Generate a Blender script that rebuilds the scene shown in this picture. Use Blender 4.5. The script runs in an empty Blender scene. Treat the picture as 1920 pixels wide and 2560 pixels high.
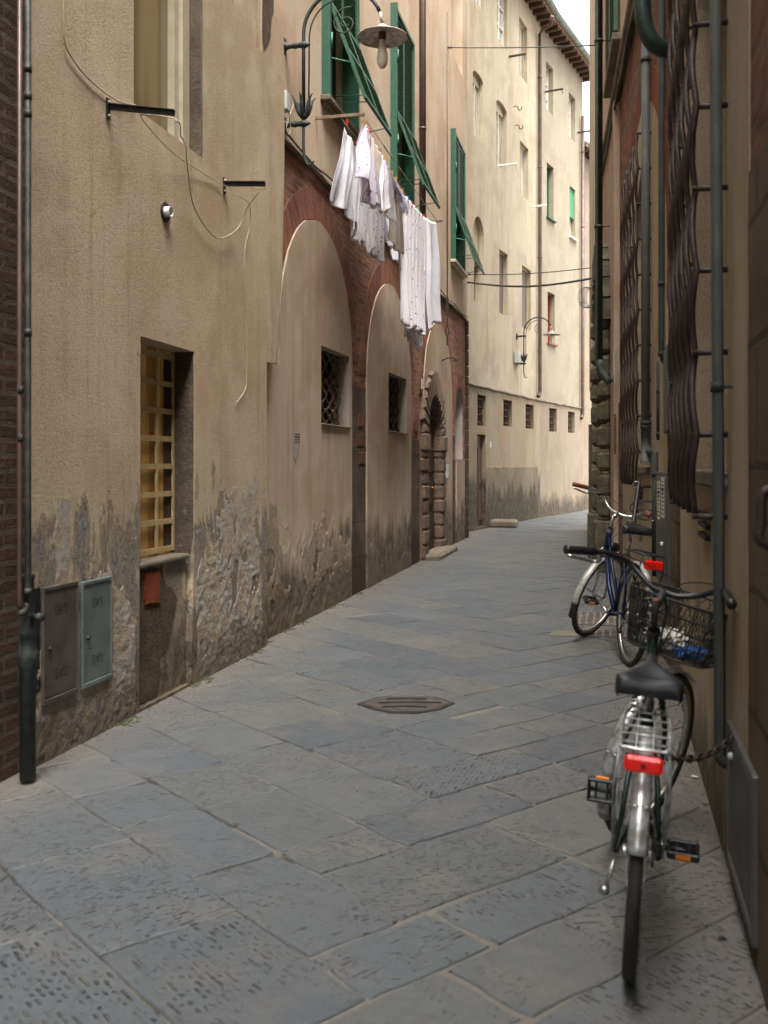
import bpy, math, random
from mathutils import Vector, Matrix
from mathutils.geometry import tessellate_polygon
random.seed(7)
R = math.radians
SC = bpy.context.scene
# ------------------------------------------------------------------ camera, sky, sun, exposure
FX, CXP, HZ, EYE = 2480.0, 960.0, 1160.0, 1.53
YAW = math.atan(.2298)
CA, SA = math.cos(YAW), math.sin(YAW)
cam = bpy.data.cameras.new('camera'); co = bpy.data.objects.new('camera', cam); SC.collection.objects.link(co)
SC.camera = co
co.location = (0, 0, EYE); co.rotation_euler = (R(90), 0, YAW)
cam.sensor_fit = 'VERTICAL'; cam.sensor_height = 32.0; cam.lens = 32.0*FX/2560
cam.shift_y = -120/2560
cam.clip_start = .05; cam.clip_end = 500
cam.dof.use_dof = True; cam.dof.focus_distance = 10.5; cam.dof.aperture_fstop = 2.9
SC.render.resolution_x = 768; SC.render.resolution_y = 1024
SUN_EL, SUN_AZ = R(66), R(150)
w = bpy.data.worlds.new('World'); SC.world = w; w.use_nodes = True
wn = w.node_tree; wn.nodes.clear()
sky = wn.nodes.new('ShaderNodeTexSky'); sky.sky_type = 'NISHITA'; sky.sun_disc = False
sky.sun_elevation = SUN_EL; sky.sun_rotation = SUN_AZ; sky.dust_density = 6; sky.air_density = 1.0; sky.ozone_density = .6
hs = wn.nodes.new('ShaderNodeHueSaturation'); hs.inputs['Saturation'].default_value = .22
bg = wn.nodes.new('ShaderNodeBackground'); bg.inputs['Strength'].default_value = .15
wo = wn.nodes.new('ShaderNodeOutputWorld')
wn.links.new(sky.outputs[0], hs.inputs['Color']); wn.links.new(hs.outputs[0], bg.inputs['Color']); wn.links.new(bg.outputs[0], wo.inputs[0])
sl = bpy.data.lights.new('sun', 'SUN'); sl.energy = .9; sl.angle = R(40); sl.color = (1, .97, .93)
so = bpy.data.objects.new('sun', sl); SC.collection.objects.link(so)
# direction the light comes from: azimuth measured like the sky texture (clockwise from +Y)
sd = Vector((math.sin(SUN_AZ)*math.cos(SUN_EL), math.cos(SUN_AZ)*math.cos(SUN_EL), math.sin(SUN_EL)))
so.rotation_euler = sd.to_track_quat('Z', 'Y').to_euler()
SC.view_settings.view_transform = 'Standard'; SC.view_settings.look = 'None'
SC.view_settings.exposure = 2.5; SC.view_settings.gamma = 1
SC.render.engine = 'CYCLES'
SC.cycles.max_bounces = 8; SC.cycles.diffuse_bounces = 5

# ------------------------------------------------------------------ pixel rays (photograph 1920x2560) -> points on real planes
def ray(px, py):
    rx = (px-CXP)/FX
    return rx*CA-SA, rx*SA+CA, (HZ-py)/FX
def dep(px, py, D):
    x, y, z = ray(px, py); return Vector((x*D, y*D, EYE+z*D))
def onx(X, px, py):
    x, y, z = ray(px, py); t = X/x; return y*t, EYE+z*t
def gnd(px, py, z0=0):
    x, y, z = ray(px, py); t = (z0-EYE)/z; return x*t, y*t

# ------------------------------------------------------------------ object helpers
COL = SC.collection
ORG = {}
def setp(o, label=None, cat=None, group=None, kind=None):
    if label: o['label'] = label
    if cat: o['category'] = cat
    if group: o['group'] = group
    if kind: o['kind'] = kind
    return o
def thing(name, loc, label, cat, group=None, rot=None):
    o = bpy.data.objects.new(name, None); COL.objects.link(o); o.location = loc
    o.empty_display_size = .1
    ORG[o] = Vector(loc)
    if rot: o.rotation_euler = rot; ORG[o] = Vector((0, 0, 0))
    return setp(o, label, cat, group)
class MB:
    def __init__(s): s.v = []; s.f = []; s.uv = []; s.mi = []; s.sm = []; s.att = []
    def add(s, vs, fs, uvs=None, mi=0, sm=False, att=None):
        b = len(s.v); s.v += [tuple(v) for v in vs]
        for k, f in enumerate(fs):
            s.f.append([b+i for i in f]); s.mi.append(mi); s.sm.append(sm)
            s.uv.append(uvs[k] if uvs else None); s.att.append(att)
        return s
    def box(s, c, d, rot=None, mi=0):
        hx, hy, hz = d[0]/2, d[1]/2, d[2]/2
        m = rot if rot else Matrix.Identity(3); c = Vector(c)
        vs = [c+m@Vector((x*hx, y*hy, z*hz)) for x in (-1, 1) for y in (-1, 1) for z in (-1, 1)]
        return s.add(vs, [(0, 1, 3, 2), (4, 6, 7, 5), (0, 4, 5, 1), (2, 3, 7, 6), (0, 2, 6, 4), (1, 5, 7, 3)], mi=mi)
    def bevbox(s, c, d, b, rot=None, mi=0):
        # box with chamfered edges
        m = rot if rot else Matrix.Identity(3); c = Vector(c); h = [x/2 for x in d]; vs = []; idx = {}
        for x in (-1, 1):
            for y in (-1, 1):
                for z in (-1, 1):
                    for a in range(3):
                        p = [x*h[0], y*h[1], z*h[2]]
                        for q in range(3):
                            if q != a: p[q] -= (x, y, z)[q]*b
                        idx[(x, y, z, a)] = len(vs); vs.append(c+m@Vector(p))
        fs = []
        def srt(f):
            cc = sum((vs[i] for i in f), Vector())/len(f); n = (vs[f[1]]-vs[f[0]]).cross(vs[f[2]]-vs[f[0]])
            return f if n.dot(cc-c) > 0 else f[::-1]
        for a in range(3):
            o = [q for q in range(3) if q != a]
            for sg in (-1, 1):
                f = []
                for u, v in ((-1, -1), (1, -1), (1, 1), (-1, 1)):
                    k = [0, 0, 0]; k[a] = sg; k[o[0]] = u; k[o[1]] = v; f.append(idx[(*k, a)])
                fs.append(srt(f))
            for u in (-1, 1):
                for v in (-1, 1):
                    k0 = [0, 0, 0]; k1 = [0, 0, 0]
                    k0[a] = -1; k1[a] = 1; k0[o[0]] = k1[o[0]] = u; k0[o[1]] = k1[o[1]] = v
                    fs.append(srt([idx[(*k0, o[0])], idx[(*k1, o[0])], idx[(*k1, o[1])], idx[(*k0, o[1])]]))
        for x in (-1, 1):
            for y in (-1, 1):
                for z in (-1, 1): fs.append(srt([idx[(x, y, z, a)] for a in range(3)]))
        return s.add(vs, fs, mi=mi)
    def tube(s, pts, r, n=10, closed=False, mi=0, cap=True, sm=True):
        pts = [Vector(p) for p in pts]; N = len(pts)
        rs = r if isinstance(r, (list, tuple)) else [r]*N
        up = None; vs = []
        for i, p in enumerate(pts):
            if closed: t = pts[(i+1) % N]-pts[i-1]
            else: t = pts[min(i+1, N-1)]-pts[max(i-1, 0)]
            t.normalize()
            if up is None:
                up = Vector((0, 0, 1)) if abs(t.z) < .9 else Vector((1, 0, 0))
            a = up-t*up.dot(t)
            if a.length < 1e-5: a = t.orthogonal()
            a.normalize(); up = a; b = t.cross(a)
            for k in range(n):
                g = 2*math.pi*k/n; vs.append(p+(a*math.cos(g)+b*math.sin(g))*rs[i])
        fs = []; uv = []
        L = 0
        for i in range(N if closed else N-1):
            j = (i+1) % N
            dl = (pts[j]-pts[i]).length
            for k in range(n):
                k2 = (k+1) % n
                fs.append((i*n+k, i*n+k2, j*n+k2, j*n+k))
                c = 2*math.pi*rs[i]/n
                uv.append(((k*c, L), ((k+1)*c, L), ((k+1)*c, L+dl), (k*c, L+dl)))
            L += dl
        if cap and not closed:
            fs.append(tuple(range(n-1, -1, -1))); uv.append(None)
            fs.append(tuple(range((N-1)*n, N*n))); uv.append(None)
        return s.add(vs, fs, uv, mi=mi, sm=sm)
    def lathe(s, prof, o, ax=(0, 0, 1), n=20, mi=0, sm=True):
        # prof: (radius, height along axis)
        ax = Vector(ax).normalized(); a = ax.orthogonal().normalized(); b = ax.cross(a); o = Vector(o)
        vs = [o+ax*h+(a*math.cos(2*math.pi*k/n)+b*math.sin(2*math.pi*k/n))*max(r, 1e-5) for r, h in prof for k in range(n)]
        fs = [(i*n+k, i*n+(k+1) % n, (i+1)*n+(k+1) % n, (i+1)*n+k) for i in range(len(prof)-1) for k in range(n)]
        return s.add(vs, fs, mi=mi, sm=sm)
    def grid(s, fn, nu, nv, mi=0, sm=True, us=1, vs_=1):
        vs = [fn(i/nu, j/nv) for j in range(nv+1) for i in range(nu+1)]
        fs = []; uv = []
        for j in range(nv):
            for i in range(nu):
                fs.append((j*(nu+1)+i, j*(nu+1)+i+1, (j+1)*(nu+1)+i+1, (j+1)*(nu+1)+i))
                uv.append(((i/nu*us, j/nv*vs_), ((i+1)/nu*us, j/nv*vs_), ((i+1)/nu*us, (j+1)/nv*vs_), (i/nu*us, (j+1)/nv*vs_)))
        return s.add(vs, fs, uv, mi=mi, sm=sm)
    def build(s, name, mat, parent=None, label=None, xf=None):
        me = bpy.data.meshes.new(name)
        v = s.v if xf is None else [tuple(xf(Vector(p))) for p in s.v]
        me.from_pydata(v, [], s.f)
        mats = mat if isinstance(mat, (list, tuple)) else [mat]
        for m in mats: me.materials.append(m)
        me.polygons.foreach_set('material_index', s.mi); me.polygons.foreach_set('use_smooth', s.sm)
        if any(u is not None for u in s.uv):
            L = me.uv_layers.new(name='UVMap')
            for p, u in zip(me.polygons, s.uv):
                if u is None: continue
                for k, li in enumerate(p.loop_indices): L.data[li].uv = u[k]
        if any(a is not None for a in s.att):
            A = me.color_attributes.new('rnd', 'FLOAT_COLOR', 'CORNER')
            for p, a in zip(me.polygons, s.att):
                for li in p.loop_indices: A.data[li].color = a or (0, 0, 0, 0)
        me.update()
        o = bpy.data.objects.new(name, me); COL.objects.link(o)
        if parent:
            o.parent = parent; o.location = -ORG.get(parent, Vector((0, 0, 0)))
        ORG[o] = Vector((0, 0, 0))
        if label: o['label'] = label
        return o
def solo(mb, name, mat, loc, label, cat, group=None):
    """a thing that is one mesh, its origin at loc"""
    L = Vector(loc); mb.v = [tuple(Vector(p)-L) for p in mb.v]
    o = mb.build(name, mat); o.location = L; ORG[o] = L
    return setp(o, label, cat, group)

# ------------------------------------------------------------------ wall frames
class Frame:
    def __init__(s, p0, p1, side=1):
        s.p = Vector((p0[0], p0[1], 0)); d = Vector((p1[0]-p0[0], p1[1]-p0[1], 0)); s.L = d.length; s.d = d.normalized()
        s.n = Vector((s.d.y, -s.d.x, 0))*side; s.side = side
    def P(s, a, z, n=0): return s.p+s.d*a+s.n*n+Vector((0, 0, z))
    def hit(s, px, py, n=0):
        x, y, z = ray(px, py); r = Vector((x, y, 0)); p = s.p+s.n*n
        t = p.dot(s.n)/r.dot(s.n)
        q = r*t-p
        return q.dot(s.d), EYE+z*t
    def op(s, x0, y0, x1, y1, n=0):
        a0, z1 = s.hit(x0, y0, n); a1, z0 = s.hit(x1, y1, n)
        return (a0, a1, z0, z1)
    def m3(s):
        return Matrix((s.d, s.n, Vector((0, 0, 1)))).transposed()
def arc(cx, cz, r, a0, a1, n, rz=None):
    rz = rz or r
    return [(cx+r*math.cos(R(a0+(a1-a0)*i/n)), cz+rz*math.sin(R(a0+(a1-a0)*i/n))) for i in range(n+1)]
def rect(s0, s1, z0, z1): return [(s0, z0), (s1, z0), (s1, z1), (s0, z1)]
def archp(s0, s1, z0, zt, n=20, rz=None):
    r = (s1-s0)/2; rz = rz or r
    return [(s0, z0), (s1, z0)]+arc((s0+s1)/2, zt-rz, r, 0, 180, n, rz)
def sheet(mb, fr, outer, holes=(), n=0, depth=.2, edge=None, mi=0, rmi=0, edepth=None):
    """flat wall face with holes and their reveals; edge=(n0) gives the outline a thickness back to n0"""
    loops = [outer]+[h[0] for h in holes]
    pts = [p for l in loops for p in l]
    tri = tessellate_polygon([[Vector((p[0], p[1], 0)) for p in l] for l in loops])
    vs = [fr.P(a, z, n) for a, z in pts]
    fs = []; uv = []
    for t in tri:
        t = list(t); nn = (vs[t[1]]-vs[t[0]]).cross(vs[t[2]]-vs[t[0]])
        if nn.dot(fr.n) < 0: t = t[::-1]
        fs.append(t); uv.append([pts[i] for i in t])
    mb.add(vs, fs, uv, mi=mi)
    def rim(l, n1, m):
        L = 0
        for i in range(len(l)):
            a, b = l[i], l[(i+1) % len(l)]; q = math.dist(a, b)
            if q < 1e-6: continue
            v = [fr.P(*a, n), fr.P(*b, n), fr.P(*b, n1), fr.P(*a, n1)]
            h = abs(n-n1)
            if abs(a[0]-b[0]) < abs(a[1]-b[1]): u = ((a[0], a[1]), (b[0], b[1]), (b[0]+h, b[1]), (a[0]+h, a[1]))
            else: u = ((a[0], a[1]), (b[0], b[1]), (b[0], b[1]+h), (a[0], a[1]+h))
            mb.add(v, [(0, 1, 2, 3)], [u], mi=m)
    for h in holes: rim(h[0], n-h[1], h[2] if len(h) > 2 else rmi)
    if edge is not None: rim(outer, edge, mi)
    return mb
def jag(l, amp, step=.05, seed=0):
    rr = random.Random(seed); out = []
    for i in range(len(l)):
        a, b = l[i], l[(i+1) % len(l)]; k = max(1, int(math.dist(a, b)/step))
        for j in range(k):
            t = j/k; out.append((a[0]+(b[0]-a[0])*t+rr.uniform(-amp, amp), a[1]+(b[1]-a[1])*t+rr.uniform(-amp, amp)))
    return out

# ------------------------------------------------------------------ materials
def lin(h):
    if isinstance(h, str):
        h = h.lstrip('#'); c = [int(h[i:i+2], 16)/255 for i in (0, 2, 4)]
        return tuple((x/12.92 if x <= .04045 else ((x+.055)/1.055)**2.4) for x in c)+(1,)
    return tuple(h)+(1,) if len(h) == 3 else tuple(h)
class NT:
    def __init__(s, name):
        s.m = bpy.data.materials.new(name); s.m.use_nodes = True; s.t = s.m.node_tree; s.t.nodes.clear()
        s.out = s.t.nodes.new('ShaderNodeOutputMaterial'); s.b = s.t.nodes.new('ShaderNodeBsdfPrincipled')
        s.t.links.new(s.b.outputs[0], s.out.inputs[0])
    def set(s, **k):
        for a, v in k.items(): s.inp(s.b.inputs[a.replace('_', ' ')], v)
        return s
    def inp(s, sock, v):
        if v is None: return
        if isinstance(v, bpy.types.NodeSocket): s.t.links.new(v, sock)
        elif sock.type == 'RGBA': sock.default_value = lin(v)
        else: sock.default_value = v
    def pos(s): return s.t.nodes.new('ShaderNodeNewGeometry').outputs['Position']
    def uv(s): return s.t.nodes.new('ShaderNodeUVMap').outputs[0]
    def obj(s): return s.t.nodes.new('ShaderNodeTexCoord').outputs['Object']
    def att(s, n):
        a = s.t.nodes.new('ShaderNodeAttribute'); a.attribute_name = n; return a.outputs['Color']
    def mapg(s, v, sc=(1, 1, 1), loc=(0, 0, 0), rot=(0, 0, 0)):
        n = s.t.nodes.new('ShaderNodeMapping'); s.t.links.new(v, n.inputs[0])
        s.inp(n.inputs['Scale'], sc); s.inp(n.inputs['Location'], loc); s.inp(n.inputs['Rotation'], rot); return n.outputs[0]
    def noise(s, v, scale=5, detail=4, rough=.55, dist=0, sc=None):
        if sc: v = s.mapg(v, sc)
        n = s.t.nodes.new('ShaderNodeTexNoise'); s.t.links.new(v, n.inputs['Vector'])
        n.inputs['Scale'].default_value = scale; n.inputs['Detail'].default_value = detail
        n.inputs['Roughness'].default_value = rough; n.inputs['Distortion'].default_value = dist
        return n.outputs['Fac']
    def vor(s, v, scale=5, feat='F1', out='Distance', rnd=1, sc=None):
        if sc: v = s.mapg(v, sc)
        n = s.t.nodes.new('ShaderNodeTexVoronoi'); n.feature = feat; s.t.links.new(v, n.inputs['Vector'])
        n.inputs['Scale'].default_value = scale; n.inputs['Randomness'].default_value = rnd
        return n.outputs[out]
    def brick(s, v, w=.28, h=.07, mo=.012, c1='#884422', c2='#aa6644', mc='#b0a080', sm=.1, off=.5):
        n = s.t.nodes.new('ShaderNodeTexBrick'); s.t.links.new(v, n.inputs['Vector'])
        s.inp(n.inputs['Color1'], c1); s.inp(n.inputs['Color2'], c2); s.inp(n.inputs['Mortar'], mc)
        n.inputs['Scale'].default_value = 1; n.inputs['Mortar Size'].default_value = mo; n.inputs['Mortar Smooth'].default_value = sm
        n.inputs['Brick Width'].default_value = w; n.inputs['Row Height'].default_value = h; n.offset = off
        return n.outputs['Color'], n.outputs['Fac']
    def ma(s, op, a, b=None, c=None, clamp=False):
        n = s.t.nodes.new('ShaderNodeMath'); n.operation = op; n.use_clamp = clamp
        s.inp(n.inputs[0], a)
        if b is not None: s.inp(n.inputs[1], b)
        if c is not None: s.inp(n.inputs[2], c)
        return n.outputs[0]
    def vm(s, op, a, b):
        n = s.t.nodes.new('ShaderNodeVectorMath'); n.operation = op; s.inp(n.inputs[0], a); s.inp(n.inputs[1], b); return n.outputs[0]
    def xyz(s, v):
        n = s.t.nodes.new('ShaderNodeSeparateXYZ'); s.t.links.new(v, n.inputs[0]); return n.outputs
    def comb(s, x, y, z=0):
        n = s.t.nodes.new('ShaderNodeCombineXYZ'); s.inp(n.inputs[0], x); s.inp(n.inputs[1], y); s.inp(n.inputs[2], z); return n.outputs[0]
    def mix(s, f, a, b, mode='MIX'):
        n = s.t.nodes.new('ShaderNodeMix'); n.data_type = 'RGBA'; n.blend_type = mode
        s.inp(n.inputs[0], f); s.inp(n.inputs[6], a); s.inp(n.inputs[7], b); return n.outputs[2]
    def step(s, v, a, b):
        n = s.t.nodes.new('ShaderNodeMapRange'); n.interpolation_type = 'SMOOTHSTEP'; s.inp(n.inputs[0], v)
        s.inp(n.inputs[1], a); s.inp(n.inputs[2], b); n.inputs[3].default_value = 0; n.inputs[4].default_value = 1; return n.outputs[0]
    def ramp(s, f, stops):
        n = s.t.nodes.new('ShaderNodeValToRGB'); s.inp(n.inputs[0], f); e = n.color_ramp.elements
        while len(e) < len(stops): e.new(.5)
        for k, (p, c) in enumerate(stops): e[k].position = p; e[k].color = lin(c)
        return n.outputs[0]
    def bump(s, h, dist=.01, st=1.0):
        n = s.t.nodes.new('ShaderNodeBump'); s.t.links.new(h, n.inputs['Height']); n.inputs['Distance'].default_value = dist
        n.inputs['Strength'].default_value = st
        if s.b.inputs['Normal'].is_linked: s.t.links.new(s.b.inputs['Normal'].links[0].from_socket, n.inputs['Normal'])
        s.t.links.new(n.outputs[0], s.b.inputs['Normal'])
        return s
def simple(name, col, rough=.6, metal=0, var=.25, sc=12, spec=.5, bump=0, alt=None, emit=None):
    t = NT(name); p = t.obj(); n = t.noise(p, sc, 5, .6)
    c0 = lin(col); c1 = lin(alt) if alt else tuple(x*(1-var) for x in c0[:3])+(1,)
    t.set(Base_Color=t.mix(t.step(n, .35, .68), c0, c1), Roughness=t.ma('MULTIPLY_ADD', n, .25, rough-.12), Metallic=metal, Specular_IOR_Level=spec)
    if bump: t.bump(t.noise(p, sc*4, 3), bump)
    if emit: t.set(Emission_Color=col, Emission_Strength=emit)
    return t.m
def plaster(name, base, warm, pale, dirt_shade='#4a4033', dz=.55, dn=.5, peel=0.0, streak=.5, rough_peel='#9a948c', peelz=(0, 1.6), stucco=.0025, spots=.5, big=0, seed=0):
    """stained lime render: clouds, run-down streaks, rising damp with a ragged edge, peeled patches"""
    t = NT(name); p = t.mapg(t.pos(), loc=(seed*3.1, seed*1.7, 0)); z = t.xyz(t.pos())[2]
    cl = t.noise(p, .9, 6, .6, .4); cl2 = t.noise(p, 2.6, 5, .6)
    c = t.mix(t.step(cl, .38, .66), base, warm)
    c = t.mix(t.ma('MULTIPLY', t.step(cl2, .48, .72), .55), c, pale)
    st = t.noise(p, 1, 5, .62, sc=(5, 5, .38)); st2 = t.noise(p, 1, 4, .6, sc=(16, 16, .7))
    c = t.mix(t.ma('MULTIPLY', t.step(st, .5, .74), streak*.6), c, t.mix(.5, dirt_shade, base))
    c = t.mix(t.ma('MULTIPLY', t.step(st2, .55, .8), streak*.35), c, dirt_shade)
    fine = t.noise(p, 55, 4, .7)
    c = t.mix(t.ma('MULTIPLY', t.step(fine, .48, .72), .34), c, dirt_shade); c = t.mix(t.ma('MULTIPLY', t.step(t.noise(p, 33, 5, .75), .56, .7), .22), c, pale)  # dark pits and pale ridges coloured in as shading of the relief
    if big: c = t.mix(t.ma('MULTIPLY', t.step(t.noise(t.mapg(p, loc=(4, 9, 2)), 1, 4, .6, sc=(1.5, 1.5, .8)), .58, .68), big), c, t.mix(.45, base, '#a5684c'))
    # small chips
    ch = t.noise(p, 9, 3, .5); c = t.mix(t.ma('MULTIPLY', t.step(ch, .73, .76), spots), c, '#5a4f42')
    # rising damp: ragged in height
    hgt = t.ma('MULTIPLY_ADD', t.noise(p, 1, 6, .68, sc=(2.2, 2.2, .55)), dn*2, dz-dn)
    damp = t.step(t.ma('SUBTRACT', hgt, z), -.22, .3)
    dcol = t.mix(t.step(t.noise(p, 7, 5, .7), .35, .65), dirt_shade, t.mix(.6, dirt_shade, base)); dcol = t.mix(t.ma('MULTIPLY', t.step(t.noise(p, 38, 5, .75), .54, .66), .55), dcol, t.mix(.6, base, '#b0aaa2'))  # pale flecks painted as light caught on the rough surface
    h = t.noise(p, 150, 3, .65); hh = t.ma('MULTIPLY', h, stucco*1.0)
    h2 = t.ma('MULTIPLY', t.noise(p, 48, 5, .65), stucco*.6)
    hh = t.ma('ADD', hh, h2)
    hh = t.ma('ADD', hh, t.ma('MULTIPLY', t.noise(p, 1.6, 3), .012))
    if peel:
        pn = t.noise(p, 1, 10, .78, .3, sc=(3.4, 3.4, 1.9))
        zz = t.ma('MULTIPLY', t.step(z, peelz[0]-.3, peelz[0]+.1), t.ma('SUBTRACT', 1, t.step(z, peelz[1]-.9, peelz[1]+.3)))
        pm = t.step(t.ma('MULTIPLY_ADD', zz, peel, pn), .72, .84)
        pc = t.mix(t.step(t.noise(p, 40, 6, .75), .36, .6), t.mix(.35, dirt_shade, rough_peel), t.mix(t.step(t.noise(p, 6, 4, .6), .4, .6), rough_peel, base))
        c = t.mix(pm, c, pc)
        crag = t.ma('MULTIPLY', t.noise(p, 30, 6, .8, .4), .16)
        hh = t.ma('ADD', hh, t.ma('MULTIPLY', pm, t.ma('SUBTRACT', crag, .1)))
    c = t.mix(t.ma('MULTIPLY', damp, .85), c, dcol)
    hh = t.ma('ADD', hh, t.ma('MULTIPLY', damp, t.ma('MULTIPLY', t.noise(p, 24, 7, .8, .3), .15)))
    t.set(Base_Color=c, Roughness=.9, Specular_IOR_Level=.25); t.bump(hh, 1.0, .9)
    return t.m
def brickmat(name, c1, c2, mo='#8d7d68', w=.27, h=.068, m=.011, dark=.5, dz=0, uv=True, rough=.02, wash=None, off=.5):
    t = NT(name); v = t.uv(); p = t.pos(); z = t.xyz(p)[2]
    vv = t.vm('ADD', v, t.vm('MULTIPLY', t.comb(t.ma('SUBTRACT', t.noise(v, 3.1, 3), .5), t.ma('SUBTRACT', t.noise(t.mapg(v, loc=(7, 3, 0)), 5, 4, .6), .5)), (.05, .035, 0)))
    col, fac = t.brick(vv, w, h, m, c1, c2, mo, .25, off)
    per = t.noise(t.mapg(vv, sc=(1/w*.9, 1/h*.8, 1)), 1, 1)
    c = t.mix(t.step(per, .4, .7), col, t.mix(.42, col, '#2e2019'))
    c = t.mix(t.ma('MULTIPLY', t.step(t.noise(p, 14, 5, .7), .45, .7), .5), c, t.mix(.5, c1, mo))
    c = t.mix(t.ma('MULTIPLY', t.step(t.noise(p, 1.3, 5, .6), .42, .68), dark), c, '#33251d')
    if wash: c = t.mix(t.ma('MULTIPLY', t.step(t.noise(p, 2.1, 6, .65), .4, .62), .7), c, wash)
    if dz:
        hgt = t.ma('MULTIPLY_ADD', t.noise(p, 1.3, 5, .6), .9, dz-.45)
        c = t.mix(t.ma('MULTIPLY', t.step(t.ma('SUBTRACT', hgt, z), -.2, .35), .75), c, '#3b3026')
    hh = t.ma('MULTIPLY_ADD', fac, -.012, t.ma('MULTIPLY', t.noise(p, 34, 5, .75), rough))
    hh = t.ma('ADD', hh, t.ma('MULTIPLY', per, .012))
    t.set(Base_Color=c, Roughness=.92, Specular_IOR_Level=.2); t.bump(hh, 1, 1)
    return t.m
def stonemat(name, c1, c2, sc=1, rough=.02, green=0):
    t = NT(name); p = t.pos()
    c = t.mix(t.step(t.noise(p, 3*sc, 6, .65), .38, .65), c1, c2)
    c = t.mix(t.ma('MULTIPLY', t.step(t.noise(p, 45*sc, 4, .7), .45, .72), .55), c, '#2b241d')
    c = t.mix(t.ma('MULTIPLY', t.step(t.noise(p, 11, 5, .7), .56, .72), .5), c, '#9a8d78')
    if green: c = t.mix(t.ma('MULTIPLY', t.step(t.noise(p, 6, 5, .7), .48, .62), green), c, '#6f7a45')
    t.set(Base_Color=c, Roughness=.93, Specular_IOR_Level=.2)
    t.bump(t.noise(p, 26*sc, 6, .75), rough); return t.m

M = {}
M['plA'] = plaster('plaster_beige', '#c0ae90', '#b09b7c', '#cabaa0', '#51473b', dz=.42, dn=.42, peel=.31, peelz=(.05, 1.75), stucco=.009, rough_peel='#bbb7b2', streak=.7, big=.5)
M['plB'] = plaster('plaster_peach', '#c1ae96', '#b1997e', '#c9b9a2', '#584d42', dz=.5, dn=.5, streak=.55, seed=2)
M['plBp'] = plaster('plaster_arch', '#bba98f', '#ad957a', '#c5b59f', '#4c4238', dz=.7, dn=.9, peel=.2, peelz=(.5, 1.3), streak=.95, big=.6, seed=4, rough_peel='#a09684')
M['plC'] = plaster('plaster_cream', '#b5a890', '#a69880', '#c0b49e', '#5f574b', dz=.6, dn=.6, streak=1.2, seed=6, spots=.15)
M['plClow'] = plaster('plaster_cream_low', '#978a70', '#8f7c66', '#a39580', '#4b4439', dz=1.2, dn=.75, streak=.9, big=.7, seed=8)
M['plD'] = plaster('plaster_yellow', '#968d79', '#8b826e', '#a09785', '#655c4c', dz=.3, dn=.4, streak=.35, seed=9, spots=.1)
M['plDlow'] = plaster('plaster_yellow_low', '#908470', '#8b7a69', '#9b907c', '#4f473b', dz=.5, dn=.6, streak=.9, big=.7, seed=11)
M['plF'] = plaster('plaster_salmon', '#a8917c', '#9b7f69', '#b09c88', '#453b33', dz=.3, dn=.3, streak=.6, seed=12)
M['plR'] = plaster('plaster_brown', '#a39377', '#928064', '#ae9f88', '#42392e', dz=.25, dn=.4, streak=1.1, stucco=.006, big=.4, seed=13)
M['niche'] = plaster('plaster_niche', '#a8a19c', '#aaa29c', '#c0b8b0', '#756c64', dz=0, dn=.1, streak=.3, seed=14)
M['reveal'] = plaster('plaster_reveal', '#9a9083', '#8f8474', '#a69d90', '#544b41', dz=0, dn=.1, streak=.6, seed=15)
M['bricks'] = brickmat('bricks_red', '#a3674f', '#bb8165', '#a6937d', dark=.25, rough=.035)
M['ring'] = brickmat('bricks_ring', '#9c604d', '#ad7058', '#927766', w=.3, h=.062, m=.007, dark=.3, rough=.02)
M['bricksD'] = brickmat('bricks_dark', '#4d3a2e', '#5f4435', '#655a4d', w=.25, h=.075, m=.014, dark=.4, rough=.05)
M['bricksR'] = brickmat('bricks_brown', '#8d6247', '#a2664e', '#8f7a60', dark=.5, rough=.06)
M['ringR'] = brickmat('bricks_ring_right', '#9a4a30', '#8a4430', '#7a5a48', w=.3, h=.062, m=.008, dark=.3, rough=.03)
M['pier'] = brickmat('pier_stone', '#6a5d50', '#7a6855', '#5a4f44', w=.5, h=.42, m=.008, dark=.4, rough=.045, dz=.6)
M['pierR'] = brickmat('pier_stone_right', '#7d6a55', '#8d765e', '#5d5142', w=.7, h=.38, m=.014, dark=.35, rough=.07)
M['rust'] = stonemat('rusticated_stone', '#6e5c50', '#84705f', 1, .025)
M['rustG'] = stonemat('portal_stone', '#585044', '#6a6152', 1, .03, .35)
M['stoneD'] = stonemat('dark_jamb_stone', '#544a3f', '#6a5f52', 1.4, .02)
M['stone'] = stonemat('plain_stone', '#6e6658', '#857a69', 1.2, .02)
M['rubble'] = stonemat('rubble', '#5f5343', '#766650', 1.5, .05)
M['brickred'] = stonemat('red_brick_bit', '#9c4f32', '#8a4029', 2, .03)
M['orangebrick'] = stonemat('orange_brick', '#80583c', '#6f4d38', 2, .03)
M['green'] = simple('shutter_green', '#1c4f38', .5, 0, .3, 9, bump=.002)
M['greenD'] = simple('shutter_slats', '#3f7a60', .55, 0, .3, 9)
M['iron'] = simple('black_iron', '#1f201f', .6, .3, .4, 14, bump=.003, alt='#3d3a34')
M['ironG'] = simple('green_iron', '#272c2a', .6, .2, .4, 20, bump=.004, alt='#363c38')
M['rustiron'] = simple('brown_iron', '#2a201b', .55, .15, .4, 18, bump=.003, alt='#3a2d27')
M['grille'] = simple('grille_tan', '#8a7353', .75, .0, .4, 25, bump=.004, alt='#5f4d38')
M['grilleD'] = simple('grille_dark', '#3f352c', .7, .2, .4, 25, bump=.004, alt='#57493a')
M['zinc'] = simple('zinc_pipe', '#383a35', .7, 0, .3, 6, .25, bump=.002, alt='#2f3231')
M['zincP'] = simple('zinc_pale', '#52534f', .65, 0, .25, 7, .3, alt='#454949')
M['brownpipe'] = simple('brown_pipe', '#5c463d', .45, .2, .3, 5, alt='#463731')
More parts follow.
